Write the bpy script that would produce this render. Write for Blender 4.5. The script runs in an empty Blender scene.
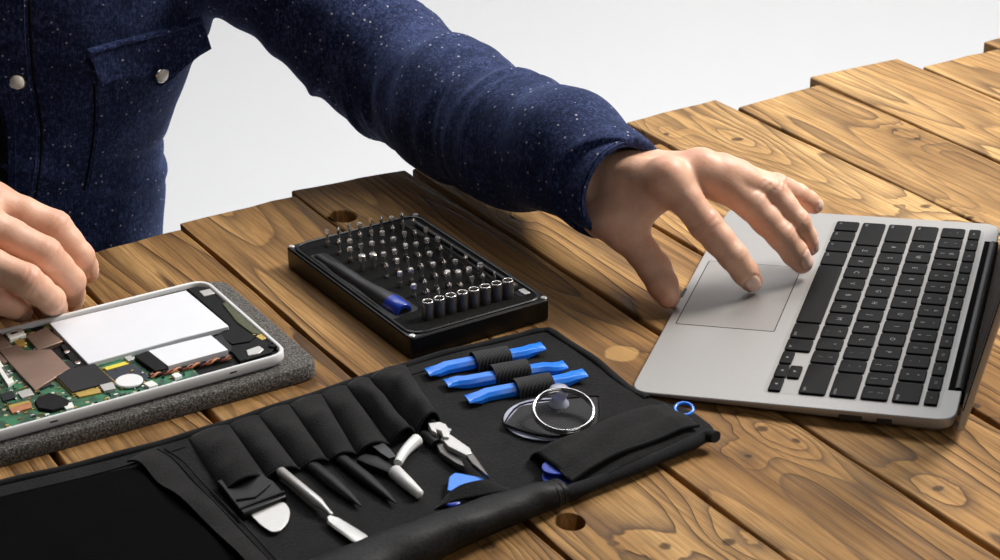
import bpy, bmesh, math, random
import numpy as np
from mathutils import Vector, Matrix
random.seed(7); RNG = np.random.default_rng(7)
S = 0.001
# ---------------------------------------------------------------- camera (all layout below is in millimetres, table top = 0)
CH, FOC = 608.83, 2040.9
RW = np.array([[0.99984,-0.00765,-0.01641],[-0.01811,-0.42223,-0.90631],[0.0,0.90645,-0.4223]])
CAM = np.array([0,0,CH])
def ray(x,y):
    d = RW.T@np.array([(x-500)/FOC,(y-280)/FOC,1.0]); return d
def at(x,y,z=0):
    d = ray(x,y); return CAM+d*((z-CH)/d[2])
def atY(x,y,Y):
    d = ray(x,y); return CAM+d*(Y/d[1])
OFF = np.array([0,-1300.0,750.0])
def W(p): return tuple((np.asarray(p,float)+OFF)*S)

sc = bpy.context.scene; COL = sc.collection
# ---------------------------------------------------------------- node helpers
def mat(name, color, rough=.5, metal=0, spec=.5, bump=None, coat=0, sheen=0, **kw):
    m = bpy.data.materials.new(name); m.use_nodes = True
    b = m.node_tree.nodes['Principled BSDF']
    b.inputs['Base Color'].default_value = (*color,1); b.inputs['Roughness'].default_value = rough
    b.inputs['Metallic'].default_value = metal; b.inputs['Specular IOR Level'].default_value = spec
    b.inputs['Coat Weight'].default_value = coat; b.inputs['Sheen Weight'].default_value = sheen
    for k,v in kw.items(): b.inputs[k.replace('_',' ')].default_value = v
    if bump:   # (scale, strength, distance) noise bump and slight colour mottling
        N = G(m); co = N.tc('Object'); n = N.noise(co,bump[0],3)
        N.link(N.bump(n,bump[1],bump[2]),b.inputs['Normal'])
        lo = tuple(c*(1-bump[3]) for c in color); hi = tuple(c*(1+bump[3]) for c in color)
        N.link(N.ramp(n,[(.3,lo),(.7,hi)]),b.inputs['Base Color'])
    return m
class G:
    def __init__(s,m): s.m=m; s.t=m.node_tree; s.b=s.t.nodes['Principled BSDF']
    def n(s,t,**kw):
        x=s.t.nodes.new(t)
        for k,v in kw.items(): setattr(x,k,v)
        return x
    def link(s,a,b): s.t.links.new(a,b)
    def put(s,node,i,v):
        if v is None: return
        if isinstance(v,bpy.types.NodeSocket): s.link(v,node.inputs[i])
        else: node.inputs[i].default_value=v
    def tc(s,k='Object'): return s.n('ShaderNodeTexCoord').outputs[k]
    def math(s,op,a,b=None,c=None,clamp=False):
        x=s.n('ShaderNodeMath',operation=op); x.use_clamp=clamp; s.put(x,0,a); s.put(x,1,b); s.put(x,2,c); return x.outputs[0]
    def mapv(s,v,scale=(1,1,1),loc=(0,0,0),rot=(0,0,0)):
        x=s.n('ShaderNodeMapping'); s.put(x,'Vector',v); x.inputs['Scale'].default_value=scale; x.inputs['Rotation'].default_value=rot
        s.put(x,'Location',loc); return x.outputs[0]
    def noise(s,v,scale,det=2,rough=.5,dist=0):
        x=s.n('ShaderNodeTexNoise'); s.put(x,'Vector',v); x.inputs['Scale'].default_value=scale; x.inputs['Detail'].default_value=det
        x.inputs['Roughness'].default_value=rough; x.inputs['Distortion'].default_value=dist; return x.outputs['Fac']
    def vor(s,v,scale,out='Distance',feat='F1',dim='3D'):
        x=s.n('ShaderNodeTexVoronoi',feature=feat,voronoi_dimensions=dim); s.put(x,'Vector',v); x.inputs['Scale'].default_value=scale; return x.outputs[out]
    def ramp(s,f,stops,interp='LINEAR'):
        x=s.n('ShaderNodeValToRGB'); x.color_ramp.interpolation=interp; e=x.color_ramp.elements
        while len(e)<len(stops): e.new(.5)
        for k,(p,c) in zip(e,stops): k.position=p; k.color=(*c,1) if len(c)==3 else c
        s.put(x,0,f); return x.outputs[0]
    def mix(s,f,a,b,bt='MIX'):
        x=s.n('ShaderNodeMix',data_type='RGBA',blend_type=bt); s.put(x,0,f); s.put(x,6,a); s.put(x,7,b); return x.outputs[2]
    def bump(s,h,st,d,nrm=None):
        x=s.n('ShaderNodeBump'); s.put(x,'Height',h); x.inputs['Strength'].default_value=st; x.inputs['Distance'].default_value=d
        if nrm is not None: s.link(nrm,x.inputs['Normal'])
        return x.outputs[0]
    def comb(s,x_,y_,z_):
        x=s.n('ShaderNodeCombineXYZ'); s.put(x,0,x_); s.put(x,1,y_); s.put(x,2,z_); return x.outputs[0]
# ---------------------------------------------------------------- materials
def wood_mat():
    m=mat('scorched_pine',(.4,.2,.1),.5,spec=.16); N=G(m); co=N.tc('Object')
    at_=N.n('ShaderNodeAttribute',attribute_name='tone',attribute_type='OBJECT')
    rnd=N.n('ShaderNodeObjectInfo').outputs['Random']
    off=N.math('MULTIPLY',rnd,37.0)
    p=N.mapv(co,(1,1,1),N.comb(off,N.math('MULTIPLY',off,.37),0))
    wob=N.noise(N.mapv(p,(2.5,30,.3)),1,3,.6)
    # knots sit where each plank's own k1..k3 properties put them; 'plug' is a pale filled knot
    sep=N.n('ShaderNodeSeparateXYZ'); N.link(N.mapv(co),sep.inputs[0])
    wsm=N.math('MULTIPLY',N.math('SUBTRACT',N.noise(co,55,2),.5),.012)
    def kdist(prop,sx=1.0):
        A=N.n('ShaderNodeAttribute',attribute_name=prop,attribute_type='OBJECT'); q=N.n('ShaderNodeSeparateXYZ'); N.link(A.outputs['Vector'],q.inputs[0])
        dx=N.math('MULTIPLY',N.math('SUBTRACT',sep.outputs[0],q.outputs[0]),sx); dy=N.math('ADD',N.math('SUBTRACT',sep.outputs[1],q.outputs[1]),wsm)
        r=N.math('SQRT',N.math('ADD',N.math('MULTIPLY',dx,dx),N.math('MULTIPLY',dy,dy)))
        return N.math('DIVIDE',r,N.math('ADD',q.outputs[2],.00001))
    ks=[kdist(k) for k in ('k1','k2','k3')]
    kn=N.math('MINIMUM',N.math('MINIMUM',ks[0],ks[1]),ks[2])
    kp=[N.math('POWER',2.718,N.math('MULTIPLY',N.math('MULTIPLY',d_,d_),-.05)) for d_ in (kdist('k1',.5),kdist('k2',.5),kdist('k3',.5))]
    pull=N.math('ADD',kp[0],N.math('ADD',kp[1],kp[2]))
    plug=N.math('SUBTRACT',1.0,N.ramp(N.math('MULTIPLY',kdist('plug'),.5),[(.44,(0,)*3),(.52,(1,)*3)]))
    big=N.noise(N.mapv(p,(.75,8.5,1.5)),1.6,1.4,.4,.2)
    h=N.math('ADD',N.math('MULTIPLY',big,19.0),N.math('MULTIPLY',pull,1.9))
    h=N.math('ADD',h,N.math('MULTIPLY',wob,1.1))
    fr=N.math('FRACT',h)
    late=N.ramp(fr,[(0,(.0,)*3),(.35,(.10,)*3),(.75,(.55,)*3),(.93,(1,)*3),(1,(0,)*3)])
    amt=N.ramp(N.noise(N.mapv(p,(3,14,3)),1,2,.5),[(.3,(.35,)*3),(.6,(1,)*3)])
    late=N.math('MULTIPLY',late,amt)
    fib=N.noise(N.mapv(p,(7,300,60)),1,4,.65)
    fib2=N.noise(N.mapv(p,(40,1100,200)),1,2,.6)
    patch=N.noise(N.mapv(p,(2.2,9,3)),1.4,4,.65)
    light=N.ramp(patch,[(.3,(.24,.122,.040)),(.5,(.47,.262,.094)),(.7,(.70,.43,.175))])
    dark=N.ramp(patch,[(.3,(.022,.009,.003)),(.7,(.095,.042,.013))])
    c=N.mix(N.math('MULTIPLY',late,.90),light,dark)
    c=N.mix(N.math('MULTIPLY',N.ramp(fib,[(.45,(0,)*3),(.68,(1,)*3)]),.6),c,(.085,.036,.013,1))
    c=N.mix(N.math('MULTIPLY',N.ramp(fib2,[(.45,(0,)*3),(.7,(1,)*3)]),.35),c,(.10,.045,.018,1))
    core=N.ramp(N.math('MULTIPLY',kn,.5),[(0,(1,)*3),(.35,(.85,)*3),(.55,(0,)*3)])
    c=N.mix(N.math('MULTIPLY',plug,.8),c,(.46,.27,.10,1))
    c=N.mix(N.math('MULTIPLY',core,.85),c,(.03,.012,.005,1))
    c=N.mix(1.0,c,at_.outputs['Color'],'MULTIPLY')
    N.link(c,N.b.inputs['Base Color'])
    N.link(N.ramp(late,[(0,(.70,)*3),(1,(.45,)*3)]),N.b.inputs['Roughness'])
    hgt=N.math('ADD',N.math('MULTIPLY',late,-1.0),N.math('MULTIPLY',fib,-.8))
    N.link(N.bump(hgt,.8,.0009),N.b.inputs['Normal'])
    return m
def denim_mat(name='navy_denim',mul=1.0):
    m=mat(name,(.01,.015,.05),.9,spec=.15,sheen=.25); N=G(m); co=N.tc('Object')
    N.b.inputs['Sheen Tint'].default_value=(.25,.35,.7,1); N.b.inputs['Sheen Roughness'].default_value=.5
    a=N.noise(co,330,3,.8); b=N.noise(co,30,4,.7); st=N.noise(N.mapv(co,(700,700,150)),1,2,.6)
    f=N.math('ADD',N.math('MULTIPLY',a,.45),N.math('ADD',N.math('MULTIPLY',b,.25),N.math('MULTIPLY',st,.3)))
    k=mul*.78
    c=N.ramp(f,[(.40,(.003*k,.005*k,.017*k)),(.5,(.012*k,.020*k,.068*k)),(.60,(.06*k,.08*k,.19*k))])
    vd=N.n('ShaderNodeTexVoronoi'); N.link(co,vd.inputs['Vector']); vd.inputs['Scale'].default_value=230
    sel=N.n('ShaderNodeSeparateColor'); N.link(vd.outputs['Color'],sel.inputs[0])
    fl=N.math('MULTIPLY',N.math('LESS_THAN',vd.outputs['Distance'],.21),N.math('LESS_THAN',sel.outputs[0],.16))
    c=N.mix(N.math('MULTIPLY',fl,.75),c,(.42,.42,.46,1))
    N.link(c,N.b.inputs['Base Color']); N.link(N.bump(f,.5,.0008),N.b.inputs['Normal'])
    return m
def skin_mat():
    m=mat('skin',(.55,.28,.18),.48,spec=.4); N=G(m); co=N.tc('Object')
    fl=N.n('ShaderNodeAttribute',attribute_name='flush').outputs['Fac']
    n=N.noise(co,60,4,.6); n2=N.noise(co,420,2,.6)
    c=N.ramp(n,[(.3,(.68,.375,.25)),(.7,(.80,.50,.355))])
    c=N.mix(N.math('MULTIPLY',fl,.55),c,(.62,.22,.14,1))
    N.link(c,N.b.inputs['Base Color'])
    N.b.inputs['Subsurface Weight'].default_value=.18; N.b.inputs['Subsurface Radius'].default_value=(1,.35,.2); N.b.inputs['Subsurface Scale'].default_value=.004
    N.link(N.bump(N.math('ADD',n2,N.noise(N.mapv(co,(1,1,1)),180,3)),.25,.0006),N.b.inputs['Normal'])
    return m
def felt_mat():
    m=mat('grey_felt',(.1,.1,.1),.95,spec=.1,sheen=.2); N=G(m); co=N.tc('Object')
    a=N.noise(co,750,3,.8); b=N.noise(co,260,3,.7)
    N.link(N.ramp(a,[(.36,(.012,.011,.010)),(.5,(.075,.068,.062)),(.66,(.30,.28,.26))]),N.b.inputs['Base Color'])
    N.link(N.bump(N.math('ADD',a,b),.9,.0018),N.b.inputs['Normal']); return m
def cloth_mat(name,c0,k=1500,amp=.5,rough=.9,sheen=.05):
    m=mat(name,c0,rough,spec=.10,sheen=sheen); N=G(m); co=N.tc('Object')
    a=N.noise(co,k,2,.7); b=N.noise(co,30,3,.6)
    f=N.math('ADD',N.math('MULTIPLY',a,.6),N.math('MULTIPLY',b,.4))
    N.link(N.ramp(f,[(.35,tuple(x*.45 for x in c0)),(.65,tuple(x*1.7 for x in c0))]),N.b.inputs['Base Color'])
    N.link(N.bump(f,amp,.0007),N.b.inputs['Normal']); return m
def ribbed_mat(name,c0,rot):
    m=mat(name,c0,.7,spec=.3); N=G(m); co=N.tc('Object')
    w=N.n('ShaderNodeTexWave'); N.link(N.mapv(co,(1,1,1),rot=(0,0,rot)),w.inputs['Vector']); w.inputs['Scale'].default_value=190; w.inputs['Distortion'].default_value=.3
    N.link(N.ramp(w.outputs['Fac'],[(0,tuple(x*.3 for x in c0)),(1,tuple(x*2.2 for x in c0))]),N.b.inputs['Base Color'])
    N.link(N.bump(w.outputs['Fac'],.8,.0006),N.b.inputs['Normal']); return m
def pcb_mat():
    m=mat('green_circuit_board',(.01,.1,.04),.4); N=G(m); co=N.tc('Object')
    v=N.n('ShaderNodeTexVoronoi',distance='CHEBYCHEV'); N.link(co,v.inputs['Vector']); v.inputs['Scale'].default_value=260
    s=N.n('ShaderNodeSeparateColor'); N.link(v.outputs['Color'],s.inputs[0])
    c=N.ramp(N.noise(co,120,3),[(.4,(.004,.05,.022)),(.6,(.02,.17,.07))])
    pad=N.math('MULTIPLY',N.math('LESS_THAN',v.outputs['Distance'],.28),N.math('LESS_THAN',s.outputs[0],.35))
    c=N.mix(pad,c,N.ramp(s.outputs[1],[(0,(.5,.40,.20)),(.4,(.6,.6,.55)),(.6,(.03,.03,.03)),(1,(.25,.12,.05))],'CONSTANT'))
    N.link(c,N.b.inputs['Base Color']); return m
M={}
M['wood']=wood_mat(); M['denim']=denim_mat(); M['denim_seam']=denim_mat('navy_denim_seam',1.35); M['skin']=skin_mat(); M['felt']=felt_mat()
M['nail']=mat('fingernail',(.84,.56,.46),.3,spec=.5,bump=(300,.05,.0002,.04))
M['cloth']=cloth_mat('black_canvas',(.0088,.0085,.0088),700,1.2); M['cloth2']=cloth_mat('black_canvas_pocket',(.0105,.0102,.0104),800,1.2)
M['binding']=cloth_mat('black_binding_tape',(.008,.008,.009),900,.9)
M['vinyl']=cloth_mat('black_vinyl',(.011,.011,.0115),500,.4,.5,0)
M['glossblack']=mat('smooth_black_panel',(.0035,.0033,.0036),.42,spec=.25,bump=(40,.1,.0005,.2))
M['matteblack']=mat('matte_black_sheet',(.0025,.0022,.0024),.9,spec=.04,bump=(40,.1,.0005,.2))
M['ribbed']=ribbed_mat('black_ribbed_elastic',(.012,.012,.013),math.radians(30))
M['blackplastic']=mat('black_plastic',(.004,.004,.0042),.36,spec=.35,bump=(900,.15,.0002,.2))
M['blackrough']=mat('black_foam',(.007,.007,.007),.9,spec=.08,bump=(700,.5,.0006,.4))
M['spudger']=mat('black_nylon',(.006,.006,.0065),.5,spec=.25,bump=(500,.1,.0002,.2))
M['driver']=mat('black_rubber_grip',(.007,.007,.008),.5,bump=(500,.1,.0002,.2))
M['blue']=mat('blue_plastic',(.010,.19,.80),.3,coat=.3,bump=(200,.03,.0002,.06))
M['darkblue']=mat('deep_blue_plastic',(.008,.035,.32),.3,bump=(200,.03,.0002,.06))
M['alu']=mat('brushed_aluminium',(.33,.32,.31),.4,metal=.3,bump=(1400,.06,.0002,.03))
M['alupad']=mat('trackpad_glass',(.27,.255,.24),.42,metal=.25,bump=(1400,.03,.0002,.02))
M['groove']=mat('dark_groove',(.010,.010,.010),.6,bump=(200,.1,.0002,.1))
M['key']=mat('black_key_plastic',(.0045,.0042,.0042),.6,spec=.1,bump=(800,.06,.0002,.1))
M['glyph']=mat('white_key_print',(.20,.20,.20),.6,bump=(400,.02,.0001,.03))
M['steel']=mat('polished_steel',(.50,.49,.48),.18,metal=1,bump=(600,.04,.0002,.03))
M['satin']=mat('satin_steel',(.52,.51,.49),.4,metal=.55,bump=(500,.05,.0002,.03))
M['socket']=mat('socket_steel',(.16,.15,.14),.32,metal=.85,bump=(600,.04,.0002,.05))
M['bit']=mat('bit_steel',(.85,.82,.78),.22,metal=.9,bump=(600,.04,.0002,.05))
M['darksteel']=mat('dark_steel',(.16,.15,.14),.3,metal=.8,bump=(500,.05,.0002,.1))
M['white']=mat('white_plastic',(.80,.80,.80),.35,bump=(300,.02,.0001,.02))
M['battery']=mat('white_battery_wrap',(.74,.75,.79),.5,bump=(60,.04,.0004,.015))
M['copper']=mat('bronze_shield',(.27,.185,.145),.42,metal=.7,bump=(90,.05,.0003,.08))
M['chip']=mat('dark_grey_chip',(.016,.018,.020),.5,spec=.2,bump=(300,.05,.0002,.1))
M['tape']=mat('black_tape',(.006,.006,.0065),.6,spec=.15,bump=(150,.2,.0004,.2))
M['gold']=mat('gold_contacts',(.6,.42,.12),.35,metal=.8,bump=(300,.03,.0002,.05))
M['orange']=mat('orange_flex',(.45,.17,.07),.5,bump=(300,.1,.0002,.2))
M['yellow']=mat('yellow_label',(.75,.62,.04),.5,bump=(300,.03,.0002,.05))
M['olive']=mat('olive_circuit',(.055,.06,.018),.5,bump=(400,.2,.0004,.5))
M['cable']=mat('red_brown_wire',(.20,.05,.03),.5,bump=(300,.1,.0002,.2))
M['pcb']=pcb_mat()
M['label']=mat('paper_label',(.78,.77,.72),.6,bump=(300,.02,.0002,.03)); M['ink']=mat('barcode_ink',(.01,.01,.012),.6,bump=(300,.02,.0002,.1))
M['clear']=mat('clear_vinyl_rubber',(.62,.64,.80),.12,spec=.6,Transmission_Weight=.45,bump=(60,.03,.0003,.02))
M['cap']=mat('frosted_silicone',(.80,.80,.78),.3,spec=.5,Transmission_Weight=.2,bump=(200,.03,.0003,.02))
M['pearl']=mat('pearl_snap',(.78,.74,.66),.18,coat=.5,bump=(220,.05,.0003,.08))
M['backdrop']=mat('white_backdrop',(.80,.81,.825),.9,spec=.1,bump=(3,.02,.002,.006))
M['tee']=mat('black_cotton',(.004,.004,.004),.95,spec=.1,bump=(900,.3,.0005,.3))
M['jeans']=denim_mat('dark_jeans_denim',.8); M['leather']=mat('black_shoe_leather',(.012,.011,.010),.4,bump=(200,.2,.0005,.2))
M['hair']=mat('brown_hair',(.035,.02,.012),.5,bump=(400,.6,.001,.5))
# ---------------------------------------------------------------- mesh helpers
class MB:
    def __init__(s): s.v=[]; s.f=[]; s.mi=[]; s.bev=0; s.cur=0
    def add(s,vs,fs):
        o=len(s.v); s.v+= [tuple(map(float,p)) for p in vs]; s.f+=[tuple(i+o for i in f) for f in fs]; s.mi+=[s.cur]*len(fs); return s
    def loft(s,rings,cap=True,closed=False):
        n=len(rings[0]); vs=[p for r in rings for p in r]; fs=[]
        k=len(rings)
        for i in range(k-(0 if closed else 1)):
            a=i*n; b=((i+1)%k)*n
            for j in range(n): fs.append((a+j,a+(j+1)%n,b+(j+1)%n,b+j))
        if cap and not closed: fs.append(tuple(range(n))[::-1]); fs.append(tuple((k-1)*n+j for j in range(n)))
        return s.add(vs,fs)
    def tube(s,path,rad,n=12,cap=True,closed=False,squash=1,up=(0,0,1)):
        P=[np.asarray(p,float) for p in path]; R_=rad if hasattr(rad,'__len__') else [rad]*len(P)
        rings=[]; k=len(P)
        for i,(p,r) in enumerate(zip(P,R_)):
            if closed: t=P[(i+1)%k]-P[i-1]
            else: t=P[min(i+1,k-1)]-P[max(i-1,0)]
            t=t/(np.linalg.norm(t)+1e-9); u=np.asarray(up,float); u=u-t*(u@t)
            if np.linalg.norm(u)<1e-3: u=np.array([1,0,0.])-t*t[0]
            u/=np.linalg.norm(u); w=np.cross(t,u)
            rings.append([p+r*(math.cos(a)*w+math.sin(a)*squash*u) for a in (2*math.pi*j/n for j in range(n))])
        return s.loft(rings,cap,closed)
    def prism(s,pts,z0,z1):     # pts: list of xy(z ignored); z0,z1 numbers or functions
        a=[np.asarray(p,float)[:2] for p in pts]
        if sum(a[i-1][0]*a[i][1]-a[i][0]*a[i-1][1] for i in range(len(a)))<0: a=a[::-1]
        n=len(a); g=lambda z,p: z(p) if callable(z) else z
        vs=[(p[0],p[1],g(z0,p)) for p in a]+[(p[0],p[1],g(z1,p)) for p in a]
        fs=[tuple(range(n))[::-1],tuple(range(n,2*n))]+[(i,(i+1)%n,n+(i+1)%n,n+i) for i in range(n)]
        return s.add(vs,fs)
    def lathe(s,c,prof,n=24,axis=(0,0,1)):   # prof: (r, height along axis)
        ax=np.asarray(axis,float); ax/=np.linalg.norm(ax); u=np.array([1,0,0.]) if abs(ax[0])<.9 else np.array([0,1.,0]); u-=ax*(u@ax); u/=np.linalg.norm(u); w=np.cross(ax,u)
        c=np.asarray(c,float)
        return s.loft([[c+ax*h+max(r,1e-3)*(math.cos(a)*u+math.sin(a)*w) for a in (2*math.pi*j/n for j in range(n))] for r,h in prof])
    def grid(s,fn,nu,nv,thick=None):         # fn(u,v)->xyz ; closed slab when thick given (offset downwards)
        top=[fn(i/nu,j/nv) for j in range(nv+1) for i in range(nu+1)]
        q=[(j*(nu+1)+i,j*(nu+1)+i+1,(j+1)*(nu+1)+i+1,(j+1)*(nu+1)+i) for j in range(nv) for i in range(nu)]
        if thick is None: return s.add(top,q)
        L=len(top); bot=[(p[0],p[1],(thick(p) if callable(thick) else p[2]-thick)) for p in top]
        fs=q+[tuple(i+L for i in f[::-1]) for f in q]
        E=[j for j in range(nu+1)]+[(j+1)*(nu+1)+nu for j in range(nv)]+[nv*(nu+1)+i for i in range(nu-1,-1,-1)]+[j*(nu+1) for j in range(nv-1,0,-1)]
        for i in range(len(E)):
            a,b=E[i],E[(i+1)%len(E)]; fs.append((b,a,a+L,b+L))
        return s.add(top+bot,fs)
WL={}
def loc_of(o): return WL.get(o.name,np.zeros(3)) if o is not None else np.zeros(3)
def link_mesh(name,v,f,mats,parent=None,origin=None,smooth=True,mi=None,bevel=0,seg=2,angle=35,extra=None):
    v=np.asarray(v,float); org=loc_of(parent) if parent is not None else (np.asarray(origin,float) if origin is not None else (v.min(0)+v.max(0))/2*np.array([1,1,0])+np.array([0,0,v[:,2].min()]))
    me=bpy.data.meshes.new(name); vv=(v-org)*S
    me.from_pydata([tuple(p) for p in vv],[],[tuple(map(int,q)) for q in f]); 
    for m_ in (mats if isinstance(mats,list) else [mats]): me.materials.append(m_)
    if mi is not None: me.polygons.foreach_set('material_index',list(mi))
    bm=bmesh.new(); bm.from_mesh(me); bmesh.ops.recalc_face_normals(bm,faces=bm.faces); bm.to_mesh(me); bm.free()
    o=bpy.data.objects.new(name,me); COL.objects.link(o)
    if parent is not None: o.parent=parent; WL[o.name]=loc_of(parent)
    else: o.location=(org+OFF)*S; WL[o.name]=org
    if smooth:
        me.polygons.foreach_set('use_smooth',[True]*len(me.polygons))
        if angle<180: me.set_sharp_from_angle(angle=math.radians(angle))
    if bevel:
        b=o.modifiers.new('bevel','BEVEL'); b.width=bevel*S; b.segments=seg; b.limit_method='ANGLE'; b.angle_limit=math.radians(32); b.use_clamp_overlap=True
        b.harden_normals=False
    return o
def build(mb,name,m,parent=None,bevel=0,angle=35,seg=2,origin=None):
    return link_mesh(name,mb.v,mb.f,m,parent,origin,True,mb.mi if any(mb.mi) else None,bevel,seg,angle)
def tag(o,label,cat,group=None):
    o['label']=label; o['category']=cat
    if group: o['group']=group
    return o
def thing(name,label,cat,loc,group=None):
    o=bpy.data.objects.new(name,None); COL.objects.link(o); o.empty_display_size=.02
    loc=np.asarray(loc,float); o.location=(loc+OFF)*S; WL[o.name]=loc; return tag(o,label,cat,group)
def struct(o): o['kind']='structure'; return o
def pxs(l,z): return [at(x,y,z) for x,y in l]
def rounded(pts,r,n=5):
    pts=[np.asarray(p,float)[:2] for p in pts]; out=[]
    for i,p in enumerate(pts):
        a=pts[i-1]-p; b=pts[(i+1)%len(pts)]-p; la,lb=np.linalg.norm(a),np.linalg.norm(b)
        rr=r[i] if hasattr(r,'__len__') else r
        if rr<=0: out.append(p); continue
        rr=min(rr,la*.49,lb*.49); A=p+a/la*rr; B_=p+b/lb*rr
        for k in range(n+1):
            t=k/n; out.append((1-t)**2*A+2*t*(1-t)*p+t*t*B_)
    return out
def crom(P,k=6):
    P=[np.asarray(p,float) for p in P]; out=[]
    for i in range(len(P)-1):
        a,b,c,d=P[max(i-1,0)],P[i],P[i+1],P[min(i+2,len(P)-1)]
        for j in range(k):
            t=j/k; out.append(.5*((2*b)+(-a+c)*t+(2*a-5*b+4*c-d)*t*t+(-a+3*b-3*c+d)*t**3))
    out.append(P[-1]); return out
# ---------------------------------------------------------------- signed distance bodies
class SDF:
    def __init__(s,lo,hi,vox,trunc=12):
        s.lo=np.asarray(lo,float); s.vox=vox; s.tr=trunc
        s.n=np.ceil((np.asarray(hi)-s.lo)/vox).astype(int)+1; s.A=np.full(s.n,trunc,np.float32)
    def region(s,lo,hi):
        a=np.clip(np.floor((lo-s.lo)/s.vox).astype(int),0,s.n); b=np.clip(np.ceil((hi-s.lo)/s.vox).astype(int)+1,0,s.n)
        if np.any(b<=a): return None
        sl=tuple(slice(i,j) for i,j in zip(a,b))
        g=np.meshgrid(*[s.lo[k]+np.arange(a[k],b[k],dtype=np.float32)*s.vox for k in range(3)],indexing='ij',sparse=True)
        return sl,g
    @staticmethod
    def smin(a,b,k):
        if k<=0: return np.minimum(a,b)
        h=np.maximum(k-np.abs(a-b),0)/k; return np.minimum(a,b)-h*h*k*.25
    def cone(s,p,q,r1,r2,k=0,sub=False,flat=None):
        p=np.asarray(p,float); q=np.asarray(q,float); R_=max(r1,r2)+s.tr
        rg=s.region(np.minimum(p,q)-R_,np.maximum(p,q)+R_)
        if rg is None: return s
        sl,(x,y,z)=rg; d=q-p; L=max(d@d,1e-6)
        h=np.clip(((x-p[0])*d[0]+(y-p[1])*d[1]+(z-p[2])*d[2])/L,0,1)
        ax,ay,az=x-p[0]-h*d[0],y-p[1]-h*d[1],z-p[2]-h*d[2]
        if flat is not None:
            nrm,fk=flat; c=ax*nrm[0]+ay*nrm[1]+az*nrm[2]
            D=np.sqrt(np.maximum(ax*ax+ay*ay+az*az+c*c*(fk*fk-1),0))/1.0-(r1+(r2-r1)*h); D=D/ (1+.35*(fk-1))
        else: D=np.sqrt(ax*ax+ay*ay+az*az)-(r1+(r2-r1)*h)
        D=D.astype(np.float32)
        s.A[sl]=np.maximum(s.A[sl],-D) if sub else s.smin(s.A[sl],D,k); return s
    def ell(s,c,r,k=0,axes=None):
        c=np.asarray(c,float); r=np.asarray(r,float); R_=r.max()+s.tr
        rg=s.region(c-R_,c+R_); 
        if rg is None: return s
        sl,(x,y,z)=rg; A=np.eye(3) if axes is None else np.asarray(axes,float); X,Y,Z=x-c[0],y-c[1],z-c[2]
        q=[(X*A[i][0]+Y*A[i][1]+Z*A[i][2])/r[i] for i in range(3)]; k0=np.sqrt(q[0]**2+q[1]**2+q[2]**2)
        k1=np.sqrt((q[0]/r[0])**2+(q[1]/r[1])**2+(q[2]/r[2])**2)+1e-6
        D=(k0*(k0-1)/k1).astype(np.float32); s.A[sl]=s.smin(s.A[sl],D,k); return s
    def chain(s,pts,rad,k=3,flat=None):
        for i in range(len(pts)-1): s.cone(pts[i],pts[i+1],rad[i],rad[i+1],k,flat=flat)
        return s
    def merge(s,o,k): s.A=s.smin(s.A,o.A,k); return s
    def mesh(s):
        import openvdb
        g=openvdb.FloatGrid(s.tr); g.copyFromArray(s.A); p,q=g.convertToQuads(0.0) if hasattr(g,'convertToQuads') else None
        return np.asarray(p)*s.vox+s.lo, np.asarray(q)
def vnormals(v,f):
    a=v[f[:,2]]-v[f[:,0]]; b=v[f[:,3]]-v[f[:,1]]; n=np.cross(a,b); N=np.zeros_like(v)
    for i in range(4): np.add.at(N,f[:,i],n)
    N/=np.linalg.norm(N,axis=1,keepdims=True)+1e-9; return N
def relax(v,f,it=2,lam=.5):
    for _ in range(it):
        acc=np.zeros_like(v); cnt=np.zeros(len(v))
        for i in range(4):
            for j in (1,3):
                np.add.at(acc,f[:,i],v[f[:,(i+j)%4]]); np.add.at(cnt,f[:,i],1)
        v=v*(1-lam)+lam*acc/cnt[:,None]
    return v
# ================================================================= SETTING
def backdrop():
    prof=[(y,-750) for y in np.linspace(-1600,2300,6)]+[(2300+650*math.sin(a),-750+650*(1-math.cos(a))) for a in np.linspace(0.1,math.pi/2,16)]
    xs=np.linspace(-2600,3400,13)
    v=[(x,y,z) for y,z in prof for x in xs]; n=len(xs)
    f=[(j*n+i,j*n+i+1,(j+1)*n+i+1,(j+1)*n+i) for j in range(len(prof)-1) for i in range(n-1)]
    struct(link_mesh('floor',v,f,M['backdrop'],origin=(0,1000,-750),angle=180))
    y0,z0=prof[-1]; m=MB(); m.add([(x,y,z) for y in (y0,y0+40) for z in (z0,2400) for x in (-2600,3400)],[(0,1,3,2),(4,6,7,5),(2,3,7,6),(0,4,5,1),(0,2,6,4),(1,5,7,3)])
    struct(build(m,'wall_back',M['backdrop']))
backdrop()
# ================================================================= TABLE
ND=np.array([.8616,.5075]); DD=np.array([.5075,-.8616])
def ST(s,t,z=0): p=ND*s+DD*t; return np.array([p[0],p[1],z])
table=thing('wooden_table','rustic table of scorched pine planks with jagged ends, carrying the laptop and tools','table',ST(800,-950,-750))
starts={112:-1338,212:-1330,312:-1342,412:-1335,512:-1346,612:-1348,712:-1346,812:-1283,915:-1343,1015:-1324,1115:-1340,1218:-1310,1312:-1332,1412:-1340,1512:-1335}
skew={412:6,512:1,612:-11,712:0,812:0,915:4,1015:7,1115:-4,1218:0}
KN=[(738,139,4.5),(666,134,3.5),(926,206,4),(970,217,3),(762,428,4),(796,440,3.5),(749,455,2.5),(250,324,3),(380,197,4),(395,205,3),(330,500,4),(730,541,4),(664,546,4),(975,405,4),(895,130,3),(490,545,4),(118,500,4)]
kin={}
for x_,y_,r_ in KN:
    p_=at(x_,y_); s_,t_=float(p_[:2]@ND),float(p_[:2]@DD)
    for e_ in reversed(sorted(starts)):
        if s_>=e_: kin.setdefault(e_,[]).append((s_,t_,r_)); break
edges=sorted(starts)
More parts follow.
